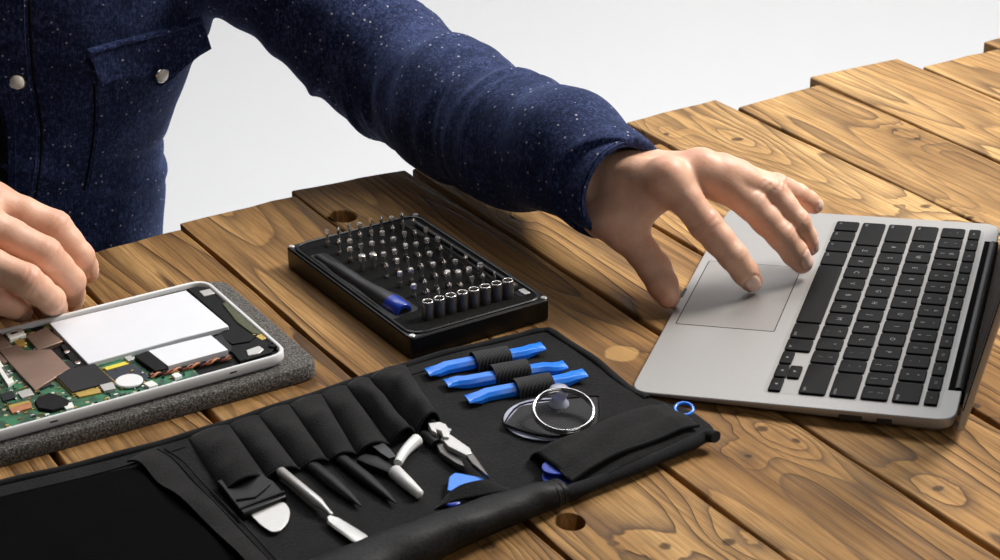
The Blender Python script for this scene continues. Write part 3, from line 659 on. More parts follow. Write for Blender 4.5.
# slightly rumpled inner cloth
ca,cb=at(-60,500,MZ)[:2],at(548,334,MZ)[:2]; ax_=(cb-ca); La=np.linalg.norm(ax_); ax_/=La; bx_=np.array([ax_[1],-ax_[0]])
def wr(x,y): return .5*math.sin(x*.05+y*.021)*math.sin(y*.06+1)+.35*math.sin(x*.11-y*.09)
def mz(x,y): return MZ+.45+.5*wr(x,y)
far=[at(x,y,MZ)[:2] for x,y in [(-60,503),(0,487),(100,464),(190,439),(262,416),(345,389),(440,359),(500,345),(540,336)]]
nearl=[at(x,y,MZ)[:2] for x,y in [(-60,757),(100,690),(300,622),(420,566),(470,540),(520,518),(580,492),(650,460),(704,434)]]
def polyl(P,t):
    d=[0]; 
    for i in range(1,len(P)): d.append(d[-1]+np.linalg.norm(P[i]-P[i-1]))
    s=t*d[-1]; i=min(int(np.searchsorted(d,s,side='right'))-1,len(P)-2); i=max(i,0); f=(s-d[i])/(d[i+1]-d[i]); return P[i]*(1-f)+P[i+1]*f
def innerp(u,v): a=polyl(far,u); b=polyl(nearl,u); p=a*(1-v)+b*v; return p
m=MB(); m.grid(lambda u,v:(lambda p:(p[0],p[1],mz(p[0],p[1])))(innerp(u,v)),80,40,lambda p:MZ-1.2); build(m,'mat_lining',M['cloth'],roll,0,angle=80)
# bound edges
def bind(l,r,z=2.6,name='edge_binding',mt='binding'):
    P=crom([at(x,y,z)+np.array([0,0,0]) for x,y in l],5); P=[p+np.array([0,0,.35*math.sin(i*1.3)]) for i,p in enumerate(P)]
    m=MB(); m.tube(P,r,8,squash=.75); return build(m,name,M[mt],roll,0,angle=80)
bind([(-60,500),(0,484),(100,460),(190,435),(262,412),(345,385),(440,355),(500,341),(535,332),(549,331),(556,335),(597,362),(625,386),(647,399)],[3.0]*66)
for l in ([(-60,513),(0,497),(100,473),(185,447)],[(350,394),(440,366),(497,351)]):
    P=crom([at(x,y,mz(0,0)+.5) for x,y in l],6); m=MB(); m.tube(P,.45,6); build(m,'stitching',M['binding'],roll,angle=80)
# elongated near flap, rolled over: vinyl tube growing to the left
rl=[(562,491),(540,497),(500,511),(455,528),(400,550),(340,577),(260,612),(150,660)]
rr_=[7.5,9,10,11.5,13,14,15,16]
P=crom([at(x,y,z) for (x,y),z in zip(rl,[8,9.5,10.5,12,13.5,14.5,15.5,16.5])],7); Rr=np.interp(np.linspace(0,7,len(P)),range(8),rr_)
rings=[]; nr=28
for i,(p,r) in enumerate(zip(P,Rr)):
    t=P[min(i+1,len(P)-1)]-P[max(i-1,0)]; t/=np.linalg.norm(t); u=np.array([0,0,1.]); w=np.cross(t,u); w/=np.linalg.norm(w)
    rings.append([p+(r*(1+.035*math.sin(3*a+i*.35)+.03*math.sin(i*.9+a)))*(math.cos(a)*w*1.12+math.sin(a)*u*.92) for a in (2*math.pi*j/nr for j in range(nr))])
m=MB(); m.loft([[p*0.25+rings[0][0]*0+np.mean(rings[0],0)*.75 for p in rings[0]]]+rings); build(m,'rolled_flap',M['vinyl'],roll,0,angle=80)
for i0 in (2,4):
    m=MB(); c=np.mean(rings[i0],0); m.loft([[c+(p-c)*1.03 for p in rings[i0]],[c+(p-c)*1.05+(rings[i0+1][0]-rings[i0][0])*.3 for p in rings[i0]],[c+(p-c)*1.03+(rings[i0+1][0]-rings[i0][0])*.6 for p in rings[i0]]]); 
    build(m,'flap_seam',M['vinyl'],roll,0,angle=80)
bind([(566,497),(600,484),(650,464),(690,447),(712,437),(717,432)],[4.2,4.2,4,4,4,4.4,4.4]*4+[4.4,4.4,4.4],4.5) if False else None
bl=[(564,494),(600,481),(650,461),(690,444),(706,436),(716,437)]
Pb=crom([at(x,y,z) for (x,y),z in zip(bl,[6.5,6,6,6.5,7.5,9])],6)
m=MB(); m.tube(Pb,[4.6+.3*math.sin(i*.8) for i in range(len(Pb))],12,squash=.8); build(m,'edge_binding',M['binding'],roll,0,angle=80)
# row of tool pockets
Fx=[188,229,258,289,321,346,369,406]; 
Fp=[(x,439-(x-190)*.3355) for x in Fx]
Gp=[(223,496),(267,479),(300,471),(329,463),(357,456),(391,447),(415,437),(440,424)]
hs=[8.5,6.5,7,7,7.5,10.5,13.5]
for k in range(7):
    a0,a1=at(*Fp[k],MZ)[:2],at(*Fp[k+1],MZ)[:2]; b0,b1=at(*Gp[k],MZ)[:2],at(*Gp[k+1],MZ)[:2]
    def fn(u,v,k=k,a0=a0,a1=a1,b0=b0,b1=b1):
        p=(a0*(1-u)+a1*u)*(1-v)+(b0*(1-u)+b1*u)*v
        hh=hs[k]*(.25+.75*min(1,v*2.6))*(math.sin(math.pi*u)**.75)*(1+.06*math.sin(v*9+k)+.05*math.sin(v*17+k*2+u*3))
        side=np.array([.87,.49])*(1.6*math.sin(v*5+k*1.7)*math.sin(math.pi*u)*(v))
        edge=(1-(2*u-1)**2)*3.5*v
        dv=(b0+b1-a0-a1); dv/=np.linalg.norm(dv)
        p=p+side+dv*edge
        return (p[0],p[1],MZ+.9+max(hh,0))
    m=MB(); m.grid(fn,16,22,1.3); build(m,'pocket',M['cloth2'],roll,0,angle=80)
    hem=[np.array(fn(u,1.0))+np.array([0,0,-.4]) for u in np.linspace(0.02,.98,15)]
    m=MB(); m.tube(hem,.9,6); build(m,'pocket_hem',M['binding'],roll,0,angle=80)
# left document pocket: dark smooth panel and its wavy cloth border
def slab(name,l,z0,z1,mt,bev=.5,n=3,r=5):
    w=rounded([at(x,y,z1) for x,y in l],r,n); m=MB(); m.prism(w,z0,z1); return build(m,name,M[mt],roll,bev)
slab('map_pocket',[(-60,512),(0,497),(70,481),(128,467),(141,469),(157,487),(178,503),(205,527),(232,556),(262,590),(200,640),(-60,740)],MZ,6.4,'matteblack',.8)
bdr=[(128,470),(143,473),(160,491),(181,507),(208,531),(236,560),(262,590)]; bdo=[(158,449),(176,461),(196,483),(218,505),(240,528),(266,556),(292,585)]
Pi=crom([at(x,y,MZ)[:2] for x,y in bdr],5); Po=crom([at(x,y,MZ)[:2] for x,y in bdo],5)
def bf(u,v):
    i=min(int(u*(len(Pi)-1)),len(Pi)-2); f=u*(len(Pi)-1)-i; a=Pi[i]*(1-f)+Pi[i+1]*f; b=Po[i]*(1-f)+Po[i+1]*f; p=a*(1-v)+b*v
    return (p[0],p[1],MZ+1.6+4.6*(1-v)*(1+.25*math.sin(u*16))+1.0*math.sin(v*3.1))
m=MB(); m.grid(bf,40,8,1.4); build(m,'pocket_border',M['cloth2'],roll,0,angle=80)
for dx in (0,7):
    P=crom([at(x+dx,y,MZ+2.6) for x,y in bdo],5); m=MB(); m.tube(P,.7,6); build(m,'stitching',M['binding'],roll,angle=80)
# flap pouch on the right
A_,B_,C_,D_=[at(x,y,z)[:2] for x,y,z in ((529,449,10),(657,400,11),(699,421,13),(571,473,15))]
def pouch(u,v,grow=0,zadd=0):
    a=A_*(1-u)+B_*u; b=D_*(1-u)+C_*u; p=a*(1-v)+b*v
    e=min(1,(v)*5)**.6
    z=4+ (10.0+2.5*math.sin(u*3.1))*e*(1-.18*max(0,v-.7)/.3) + .7*math.sin(u*11+v*4)*e+.5*math.sin(v*13+u*5)*e
    z*= .82+.18*min(1,min(u,1-u)*8)
    return (p[0],p[1],z+zadd)
m=MB(); m.grid(lambda u,v:pouch(u,v),40,20,1.6); build(m,'pouch_flap',M['cloth2'],roll,0,angle=80)
def body(u,v):
    q=pouch(.02+.96*u,.12+.88*v); p=np.array(q); n_=(D_-A_)/np.linalg.norm(D_-A_)
    if v>.99: pass
    o=n_*(v*7)
    return (p[0]+o[0],p[1]+o[1],max(4,q[2]-3.2-1.6*v))
m=MB(); m.grid(body,30,14,lambda p:MZ+.5); build(m,'pouch_body',M['cloth'],roll,0,angle=80)
hem=[np.array(pouch(u,1.0)) for u in np.linspace(0,1,24)]+[]
m=MB(); m.tube(hem,1.1,6); build(m,'pouch_hem',M['binding'],roll,0,angle=80)
# three elastic loops
TLs=[((427,372),(543,350)),((448,386),(563,366)),((467,399),(585,377))]
lpc=[(491,360),(510,373),(533,387)]
for k,((x,y),(p0,p1)) in enumerate(zip(lpc,TLs)):
    c=at(x,y,6); d=at(*p1,5)-at(*p0,5); d[2]=0; d/=np.linalg.norm(d); w=np.array([-d[1],d[0],0]); rings=[]
    for s_ in np.linspace(-12,12,9):
        ring=[]
        for a in np.linspace(0,math.pi,15): ring.append(np.array([c[0],c[1],MZ+.6])+d*s_+w*math.cos(a)*(8.2+.3*math.sin(s_))+np.array([0,0,math.sin(a)**.6*9.2]))
        inner=[np.array([c[0],c[1],MZ+.6])+d*s_+w*math.cos(a)*7.2+np.array([0,0,math.sin(a)**.6*8.2]) for a in np.linspace(math.pi,0,15)]
        rings.append(ring+inner)
    m=MB(); m.loft(rings); build(m,'elastic_loop',M['ribbed'],roll,0,angle=50)
# hexagonal patch over the suction cup, small pick pocket
m=MB(); hx=rounded([at(x,y,7.0) for x,y in ((504,424),(520,405),(560,399),(596,396),(599,402),(597,424),(560,436),(534,434))],2,2); m.prism(hx,lambda p:5.6,lambda p:6.6); build(m,'suction_cup_patch',M['ribbed'],roll,.4)
m=MB(); P=crom([at(x,y,6.9) for x,y in ((504,424),(520,405),(560,399),(596,396),(599,402),(597,424),(560,436),(534,434),(504,424))],4); m.tube(P,.6,6); build(m,'stitching',M['binding'],roll)
pa,pb,pc,pd=[at(x,y,MZ)[:2] for x,y in ((442,503),(500,488),(520,494),(434,511))]
def pk(u,v):
    a=pa*(1-u)+pb*u; b=pd*(1-u)+pc*u; p=a*(1-v)+b*v; return (p[0],p[1],MZ+1+8.5*math.sin(math.pi*min(1,max(0,u)))**.7*(1-.55*v)+.4*math.sin(u*9))
m=MB(); m.grid(pk,18,10,1.1); build(m,'small_pocket',M['cloth2'],roll,0,angle=80)
# ---- tools
def opening_tool(p0,p1,label,flip):
    a=at(*p0,6.2); b=at(*p1,6.2); a[2]=b[2]=0; d=b-a; L=np.linalg.norm(d); d/=L; w=np.array([-d[1],d[0],0]); t=thing('plastic_opening_tool',label,'pry tool',(a+b)/2+np.array([0,0,4.2]),'blue plastic opening tools')
    secs=[(-.012,6.6,1.0,4.6),(.03,6.8,2.4,3.6),(.09,6.6,4.6,1.2),(.16,6.1,5.4,.4),(.35,5.6,5.8,0),(.65,5.6,5.8,0),(.84,6.1,5.4,.4),(.91,6.6,4.4,1.4),(.965,6.9,2.6,4.0),(1.012,7.0,1.2,6.4)]
    rings=[]
    for s_,hw,th,lift in secs:
        sk=(.5 if flip else -.5)*((s_-.5)*0)
        if s_<.1 or s_>.9: sk=(1 if (s_>.5)!=flip else -1)*2.0
        c=a+d*(s_*L)+w*sk+np.array([0,0,4.3+lift*.55]); hw*=.83
        rings.append([c+w*x+np.array([0,0,z]) for x,z in ((-hw,0),(hw,0),(hw,th*.55),(hw*.62,th),(-hw*.62,th),(-hw,th*.55))])
    m=MB(); m.loft(rings); build(m,'body',M['blue'],t,.7,angle=30); return t
opening_tool(*TLs[0],'blue plastic opening tool in the elastic loop nearest the bit case',False)
opening_tool(*TLs[1],'blue plastic opening tool in the middle of the three elastic loops',True)
opening_tool(*TLs[2],'blue plastic opening tool in the elastic loop beside the suction cup ring',False)
def dirn(p0,p1,z): a=at(*p0,z); b=at(*p1,z); d=b-a; L=np.linalg.norm(d); d/=L; return a,b,d,L,np.array([-d[1],d[0],0])
# broad metal scraper
t=thing('metal_scraper','broad steel scraper blade with a black plastic holder sticking out of the first pocket','scraper',at(270,505,5))
q=[at(x,y,8.5)[:2] for x,y in ((216,480),(256,467),(267,478),(274,481),(287,496),(243,515),(233,502),(223,489))]
m=MB(); m.prism(q,4.6,lambda p:8.6+.5*math.sin(p[0]*.5)+.5*math.sin(p[1]*.43)); build(m,'holder',M['glossblack'],t,.9)
m=MB(); m.tube([at(x,y,9.4) for x,y in ((239,509),(262,500),(284,492))],1.0,8); m.tube([at(x,y,9.2) for x,y in ((236,500),(255,497),(270,484))],.7,8); build(m,'holder_fold',M['glossblack'],t)
bl_=[at(x,y,6.5) for x,y in ((248,511),(284,501),(289.5,508),(290,514),(288,522),(280,530.5),(272,532),(261,525),(253,517))]
m=MB(); m.prism(rounded(bl_,3,3),5.6,6.4); build(m,'blade',M['satin'],t,.25)
# metal spudger
t=thing('metal_spudger','slim steel spudger with a flat rounded blade lying out of the second pocket','spudger',at(320,505,6))
a,b,d,L,w=dirn((281,472),(320,504),8.5); m=MB(); m.tube([a-d*1,a,b-d*3,b],[2.6,3.1,3.1,2.7],16); m.tube([b,b+d*4,b+d*9-np.array([0,0,.6])],[2.7,1.9,1.5],16); m.tube([b+d*9-np.array([0,0,.6]),b+d*13-np.array([0,0,1.2])],[1.5,1.5],12); build(m,'shaft',M['satin'],t)
a2,b2,d2,L2,w2=dirn((331,519),(367,543),7); m=MB(); m.loft([[c+w2*(x*hw)+np.array([0,0,z*th]) for x,z in ((-1,-.2),(-.7,-1),(.7,-1),(1,-.2),(.7,1),(-.7,1))] for c,hw,th in ((a2-d2*2,1.6,1.1),(a2+d2*2,4.2,.9),(a2+d2*8,4.6,.8),(a2+d2*(L2-8),5.1,.7),(a2+d2*(L2-2.5),4.4,.6),(a2+d2*L2,2.6,.4))]); build(m,'blade',M['satin'],t,.2)
# two black spudgers
for (p0,p1,lab) in (((313,466),(361,506),'black nylon spudger with pointed tip lying next to the metal spudger'),((343,460),(396,503),'black nylon spudger with pointed tip lying next to the capped tweezers')):
    t=thing('nylon_spudger',lab,'spudger',at(*p0,6),'black nylon spudgers'); a,b,d,L,w=dirn(p0,p1,6.5)
    m=MB(); m.tube([a-d*14-np.array([0,0,2.0]),a-np.array([0,0,.5]),a+d*(L*.45),a+d*(L*.8),a+d*L],[3.2,4.2,4.2,2.6,.5],14,squash=.8); build(m,'body',M['spudger'],t,angle=60)
# tweezers with frosted tip caps
t=thing('curved_tweezers','black bent tweezers with a frosted white cap on the bent tip','tweezers',at(395,455,6))
a,b,d,L,w=dirn((362,434),(391,458),9); m=MB(); 
for sgn in (-1,1): m.loft([[c+w*(x*hw)+np.array([0,0,z*1.0+sgn*q]) for x,z in ((-1,-.6),(1,-.6),(1,.6),(-1,.6))] for c,hw,q in ((a+d*14-np.array([0,0,3]),3.4,1.6),(a+d*(L*.6),3.8,1.5),(a+d*(L*.8),3.6,1.2),(b+d*2,2.4,.9))])
build(m,'arms',M['driver'],t,.3)
cp=crom([at(x,y,z) for x,y,z in ((417,440,9),(410,446,9),(403,454,8.5),(398,463,8))],4)
m=MB(); m.tube([cp[0]-(cp[1]-cp[0])*.4]+cp,[3.2]+[4.0-1.4*i/(len(cp)-1) for i in range(len(cp))],14); build(m,'tip_cap',M['cap'],t,.0,angle=60)
t=thing('straight_tweezers','black straight tweezers with a frosted white cap on the tip','tweezers',at(405,482,6))
a,b,d,L,w=dirn((356,452),(394,474),6.5); m=MB()
m.loft([[c+w*(x*hw)+np.array([0,0,z*2.4]) for x,z in ((-1,-.8),(1,-.8),(1,.6),(.5,1),(-.5,1),(-1,.6))] for c,hw in ((a+d*6-np.array([0,0,2]),4.5),(a+d*16,6.0),(a+d*(L*.6),5.0),(b+d*2,2.6))]); build(m,'arms',M['spudger'],t,.4)
a,b,d,L,w=dirn((395,472),(419,494),7.2); m=MB(); m.tube([a-d*1.2,a,a+d*L*.5,b,b+d*1.4],[3.3,4.4,3.9,2.9,1.6],14); build(m,'tip_cap',M['cap'],t,angle=60)
# pliers
t=thing('long_nose_pliers','small long nose pliers with steel jaws lying out of the last pocket','pliers',at(450,440,6))
def bar(name,l,z0,z1,mt,bev=.4): m=MB(); m.prism([at(x,y,z1) for x,y in l],z0,z1); return build(m,name,M[mt],t,bev)
bar('jaw',[(443,440),(450,434),(470,448),(472,453),(466,455),(448,446)],9,12,'satin')
bar('jaw_tip',[(466,455),(472,452),(480,463),(489,476),(484,473),(472,463)],8.6,11.4,'darksteel')
bar('jaw',[(436,444),(444,441),(462,459),(464,466),(456,463),(440,452)],4.6,8.5,'darksteel')
bar('bolster',[(428,423),(440,421.5),(446,424),(450,430),(449,437),(443,437),(441,431),(436,429),(437,433),(431,430)],9.5,13.5,'satin',.5)
m=MB(); m.lathe(at(446,441,4.5),[(4.2,0),(4.2,6.6),(3.4,8.0),(1.2,8.6)],18); build(m,'pivot',M['steel'],t)
m=MB(); m.lathe(at(445,447,4.5),[(3.4,0),(3.4,4.6),(2.4,5.6)],18); build(m,'pivot_nut',M['steel'],t)
for (p0,p1) in (((402,398),(433,426)),((398,408),(437,444))):
    a,b,d,L,w=dirn(p0,p1,8); m=MB(); m.tube([a+d*L*.66-np.array([0,0,2]),a+d*L*.8,b],[3.2,4.0,3.6],12,squash=.8); build(m,'handle',M['spudger'],t,angle=60)
# suction cup with ring
t=thing('suction_cup','clear suction cup under a black patch with a steel pull ring','suction cup',at(548,418,4))
m=MB(); m.lathe(at(547,420,4.2)-np.array([0,0,0]),[(1,0),(24.5,0),(26.5,.5),(26.5,1.0),(20,1.4),(8,1.6)],48); build(m,'cup',M['clear'],t,angle=60)
kc=at(559,405,6.2); m=MB(); m.lathe(kc,[(6.4,0),(6.2,2),(4.6,4),(4.6,6),(6.0,8),(6.3,10.5),(5.4,12.2),(2,12.8)],24); build(m,'knob',M['clear'],t,angle=60)
rcn=at(563.5,412,13); tl=math.radians(16); e1=np.array([.98,.2,0]); e1/=np.linalg.norm(e1); e2=np.array([-.2*math.cos(tl),.98*math.cos(tl),math.sin(tl)]); 
for k,(rad,off) in enumerate(((18.2,0),(18.2,2.1))):
    e3=np.cross(e1,e2); m=MB(); m.tube([rcn+e3*off*.9+rad*(math.cos(a)*e1+math.sin(a)*e2) for a in np.linspace(0,2*math.pi,56,endpoint=False)],1.15,10,closed=True,up=(.05,.02,1)); build(m,'key_ring_coil',M['steel'],t,angle=80)
# picks
def pick(label,c,rad,z,rot,mt='blue',thick=1.1,name='opening_pick',group='blue opening picks'):
    cc_=at(*c,z); pts=[]
    for a in np.linspace(0,2*math.pi,42,endpoint=False):
        r_=rad*(1-.10*math.cos(3*a)); pts.append((cc_[0]+r_*math.cos(a+rot),cc_[1]+r_*math.sin(a+rot)))
    m=MB(); m.prism(pts,z,z+thick); o=build(m,name,M[mt],None,.35); return tag(o,label,'pick',group)
pick('upper blue pick sticking out of the left end of the flap pouch',(563,466),12,9.0,.5,'darkblue')
pick('lower blue pick sticking out of the left end of the flap pouch',(563,475),12.5,5.6,.7,'darkblue')
# loop shaped blue handle at the far end of the pouch
c0=at(684,409,8.5); m=MB(); m.tube([c0+np.array([5.5*math.cos(a),5.5*math.sin(a),1.2*math.sin(a)]) for a in np.linspace(0,2*math.pi,30,endpoint=False)],1.1,8,closed=True); o=build(m,'loop_handled_pick',M['blue'],None,0,angle=80); tag(o,'blue plastic loop peeking out of the far right end of the flap pouch','pick')
t=thing('wedge_pry_tool','light blue flat tool tucked in the small pocket of the tool roll','pry tool',at(466,481,6))
m=MB(); m.prism(rounded([at(x,y,8) for x,y in ((447,491),(449,477),(455,472.5),(484,478),(481,489),(470,491))],1.5,2),6.6,8.2); 
build(m,'blade',M['blue'],t,.5)
m=MB(); m.lathe(at(452,504,4.0),[(4,0),(5,.7),(5,2),(4,2.6)],24); build(m,'round_end',M['darkblue'],t)
# ================================================================= PERSON
from mathutils.bvhtree import BVHTree
person=thing('person','person in navy denim shirt leaning over the table, one hand reaching to the laptop','person',(-415,1600,-750))
def unit(a): a=np.asarray(a,float); return a/(np.linalg.norm(a)+1e-9)
def hand(fingers,thumb,wrist,elbow,lo,hi,vox,palm_n,wflat,webpts,wr=(25,24)):
    H=SDF(lo,hi,vox,12); nails=[]; cre=[]; flush=[]
    w=np.asarray(wrist,float)
    FR={'index':(11.8,11.2,11.2,10.4,9.8,9.0,7.9),'middle':(12,11.3,11.3,10.5,9.9,9.1,8.0),'ring':(11,10.5,10.5,9.8,9.2,8.5,7.5),'pinky':(9.5,9.0,9.0,8.4,7.9,7.4,6.7)}
    pm=unit(palm_n)     # dorsal direction
    prev=None; F=None
    for nm,(tip,dip,pip,mcp) in fingers.items():
        tip,dip,pip,mcp=[np.asarray(q,float) for q in (tip,dip,pip,mcp)]; r=FR[nm]
        dep=.55 if nm=='pinky' else 1.0; tc=unit(CAM-pip); pip=pip+tc*11*dep; dip=dip+tc*9*dep; mcp=mcp+tc*2
        pn=unit(np.cross(pip-mcp,tip-pip)); ad=unit(tip-dip); dor=unit(np.cross(pn,ad)); 
        if dor@(pip-(mcp+tip)/2)<0: dor=-dor
        dor=unit(dor*.55+tc*.75); dor=unit(dor-ad*(dor@ad))
        f=SDF(lo,hi,vox,12)
        m1=(mcp+pip)/2-dor*.6; m2=(pip+dip)/2-dor*.4
        f.chain([mcp,m1,pip,m2,dip,dip*.35+tip*.65,tip],r,3)
        f.ell(dip*.35+tip*.65-dor*1.6,(6.2,5.8,5.8),3)
        if F is None: F=f
        else: F.merge(f,1.2)
        nails.append((dip*.15+tip*.85+ad*1.8,ad,dor,{'index':5.6,'middle':5.8,'ring':5.4,'pinky':4.6}[nm],r[6]))
        a1=unit(pip-mcp); a2=unit(dip-pip); d1=unit(np.cross(pn,unit(dip-mcp))); d1=d1 if d1@(pip-(mcp+tip)/2)>0 else -d1
        cre.append((pip,unit(a1+a2),d1,r[2],1.0)); cre.append((dip,unit(a2+ad),unit(dor+d1),r[4],.65))
        flush+= [(pip+d1*7,9,.65),(mcp+pm*9,11,.95),(tip,9,.6),(dip+dor*6,6,.35)]
        # metacarpal
        base=w+(mcp-w)*.10; H.cone(base,mcp-pm*1.5,14.5,11.6,12); 
        if prev is not None: H.cone((prev+w)/2-pm*4,(mcp+w)/2-pm*4,12,12,14); H.cone(prev-pm*3,mcp-pm*3,9.6,9.6,9)
        prev=mcp
    I=np.asarray(fingers['index'][3],float); Pk=np.asarray(fingers['pinky'][3],float)
    for nm in fingers:
        mcp=np.asarray(fingers[nm][3],float); H.ell(mcp+pm*3.6,(7.6,7.6,6.6),7); H.cone(mcp+pm*5.4,(mcp*.45+w*.55)+pm*8,2.6,1.5,7)
    H.merge(F,6)
    cmc,mcp,ip,tip=[np.asarray(q,float) for q in thumb]
    pn=unit(np.cross(mcp-cmc,tip-mcp)); ad=unit(tip-ip); dor=unit(np.cross(pn,ad)); c_=(mcp+ip)/2-(cmc+tip)/2
    if dor@c_<0: dor=-dor
    T=SDF(lo,hi,vox,12); T.chain([cmc,mcp,(mcp+ip)/2,ip,ip*.4+tip*.6,tip],[12.6,12.2,10.9,11.2,10.2,8.4],4)
    H.merge(T,9); nails.append((tip*.8+ip*.2+ad*3,ad,dor,6.6,8.4)); cre.append((ip,ad,dor,11,.9)); flush+=[(ip+dor*8,9,.5),(tip,10,.5)]
    for a,b,ra,rb,k in webpts: H.cone(a,b,ra,rb,k)
    e=np.asarray(elbow,float); fw=unit(e-w); H.cone(w,w+fw*45,wr[0],wr[1],16,flat=(pm,wflat)); H.cone(w+fw*45,w+fw*110,wr[1],32,14)
    v,f=H.mesh(); v=relax(v,f,2,.4); n=vnormals(v,f)
    fl=np.zeros(len(v)); nm_=np.zeros(len(v),bool); disp=np.zeros(len(v))
    for c,r,a in flush: fl=np.maximum(fl,a*np.exp(-(((v-c)**2).sum(1))/(r*r)))
    for c,ax,dr,r,am in cre:
        q=v-c; x=q@ax; near=(np.linalg.norm(q,axis=1)<r*1.7)&((q@dr)>0)
        sh=np.clip((q@dr)/r,0,1)
        side=np.cross(ax,dr); yy=q@side
        for o_,wd_ in ((-3.9,1.0),(0,1.15),(3.7,1.0)): disp-=near*sh*am*.33*np.exp(-((x-o_-.02*yy*yy*np.sign(o_))/wd_)**2)
    for c,ax,dr,hw,r in nails:
        q=v-c; side=np.cross(ax,dr); x=q@ax; y=q@side; z=q@dr
        rho=(np.abs(x)/(hw*1.12))**3+(np.abs(y)/hw)**3
        ins=(rho<1)&(z>r*.28)&(z<r*2.2); nm_|=ins
        ring=(np.abs(rho-1.25)<.5)&(z>0)&(z<r*2)&(x<hw*.9); disp-=.6*ring
        disp+=ins*.25
    v=v+n*disp[:,None]
    fm=nm_[f].sum(1)>=3
    return v,f,fl,fm
LFing={'index':((172,1265,15.5),(159,1269,33),(141,1279,52),(114,1281,88)),
 'middle':((209,1284,20),(195,1290,38),(175,1301,57.5),(138,1296,87)),
 'ring':((216.5,1304,23.5),(206.5,1299,44),(189.5,1309,62.5),(153,1298,82)),
 'pinky':((222,1324,46),(209.5,1318,56),(193,1311,66),(164,1304,76))}
LTh=((80,1287,53),(90,1284,42),(106,1270,24),(114,1251,11.5))
LW=np.array([56,1336,66.]); LE=np.array([-84,1560,72.])
lv,lf,lfl,lfm=hand(LFing,LTh,LW,LE,(0,1215,-2),(245,1390,125),1.0,(-.05,.05,1),1.25,
   [((84,1287,44),(112,1284,74),10,9,10),((70,1300,50),(120,1296,76),13,10,14)])
RFing={'index':((-286,1287,21),(-287.5,1276,38),(-303,1281,58),(-340,1268,84)),
 'middle':((-293,1261,12),(-290,1251,31),(-303,1243,55),(-341,1231,86)),
 'ring':((-300,1241,14),(-298,1224,30),(-310,1213,50),(-350,1211,73)),
 'pinky':((-321,1235,16),(-322,1217,29),(-331,1204,41),(-364,1202,60))}
RTh=((-405,1280,62),(-368,1292,46),(-334,1287,30),(-310,1276,16))
RWr=np.array([-428,1262,82.]); RE=np.array([-590,1440,60.])
rv,rf,rfl,rfm=hand(RFing,RTh,RWr,RE,(-540,1150,0),(-268,1400,140),1.1,(-.25,-.15,1),1.25,[((-372,1288,50),(-345,1262,70),10,9,10)])
# rest of the body under the clothes, head above the frame
Bd=SDF((-680,1330,-120),(60,1800,520),6.5,30)
SH=np.array([-300,1640,222.]); SH2=np.array([-545,1640,215.])
def arm_core(s,e,w): Bd.cone(s,e,44,36,10); Bd.cone(e,w,36,25,10)
arm_core(SH,LE,LW+unit(LE-LW)*60); arm_core(SH2,RE,RWr+unit(RE-RWr)*60)
Bd.cone((-420,1640,-60),(-420,1630,180),95,100,20); Bd.cone(SH,SH2,45,45,30); Bd.cone((-420,1625,230),(-415,1590,330),55,52,25)
Bd.ell((-415,1560,400),(75,92,108),18); Bd.ell((-415,1500,360),(48,45,48),25); Bd.cone((-415,1478,405),(-415,1462,382),9,13,8)
for sx in (-1,1): Bd.ell((-415+sx*76,1570,392),(9,20,31),5)
Bd.cone((-432,1472,352),(-398,1472,352),6,6,4)
bv,bf=Bd.mesh(); bv=relax(bv,bf,2)
V=np.concatenate([bv,lv,rv]); Fq=np.concatenate([bf,lf+len(bv),rf+len(bv)+len(lv)])
MI=np.concatenate([np.zeros(len(bf)),lfm,rfm]).astype(int)
body=link_mesh('body',V,Fq,[M['skin'],M['nail']],person,mi=MI,angle=180)
at1=body.data.attributes.new('flush','FLOAT','POINT'); at1.data.foreach_set('value',np.concatenate([np.zeros(len(bv)),lfl,rfl]).astype(np.float32))
# ---- shirt
Sh=SDF((-690,1300,-330),(130,1800,330),3.2,30)
edge=[(atY(x,y,1600)[2],atY(x,y,1600)[0]) for x,y in ((160,300),(159,232),(160,205),(158,180),(161,150),(171,112),(180,90),(188,70),(205,45),(212,20),(215,-10),(215,-60),(190,-130))]
edge.sort(); ez=np.array([e[0] for e in edge]); ex_e=np.array([e[1] for e in edge]); CXT=-420.
def torso(sd,k):
    rg=sd.region(np.array([-690,1380,-330.]),np.array([-100,1800,330.])); sl,(x,y,z)=rg
    rx=np.interp(z,ez,ex_e-CXT); z1=np.clip(z,-330,330)
    cx=CXT+0*z; cy=1622-.10*z1; ry=np.interp(z,[-330,-100,50,150,230,300],[118,112,112,110,85,60])
    rx=np.where(z>200,rx-(z-200)*.5,rx)
    q=np.sqrt(((x-cx)/rx)**2+((y-cy)/ry)**2); D_=(q-1)*np.minimum(rx,ry)*1.05
    D_=np.maximum(D_,np.maximum(z-262,-(z+250)))
    sd.A[sl]=sd.smin(sd.A[sl],D_.astype(np.float32),k)
torso(Sh,0)
cf=unit(LE-LW)
CUF=np.array([86,1299,70.]); CUFd=unit(LE-CUF)
mids=[(SH+np.array([0,0,-4]),66),(SH*.5+LE*.5+np.array([0,0,2]),47),(LE*.85+SH*.15,50),(LE,50),(LE*.7+CUF*.3+np.array([0,0,-7]),51),(LE*.42+CUF*.58+np.array([0,0,-6]),48),(LE*.22+CUF*.78+np.array([0,0,7]),42),(CUF+CUFd*16,36.5),(CUF-CUFd*2,34)]
for (a,ra),(b,rb_) in zip(mids[:-1],mids[1:]): Sh.cone(a,b,ra,rb_,16)
CUR=RWr+unit(RE-RWr)*20
for (a,ra),(b,rb_) in zip([(SH2,60),(RE,50),(CUR,34)][:-1],[(RE,50),(CUR,34)]): Sh.cone(a,b,ra,rb_,16)
Sh.cone(SH,SH2,50,50,30)
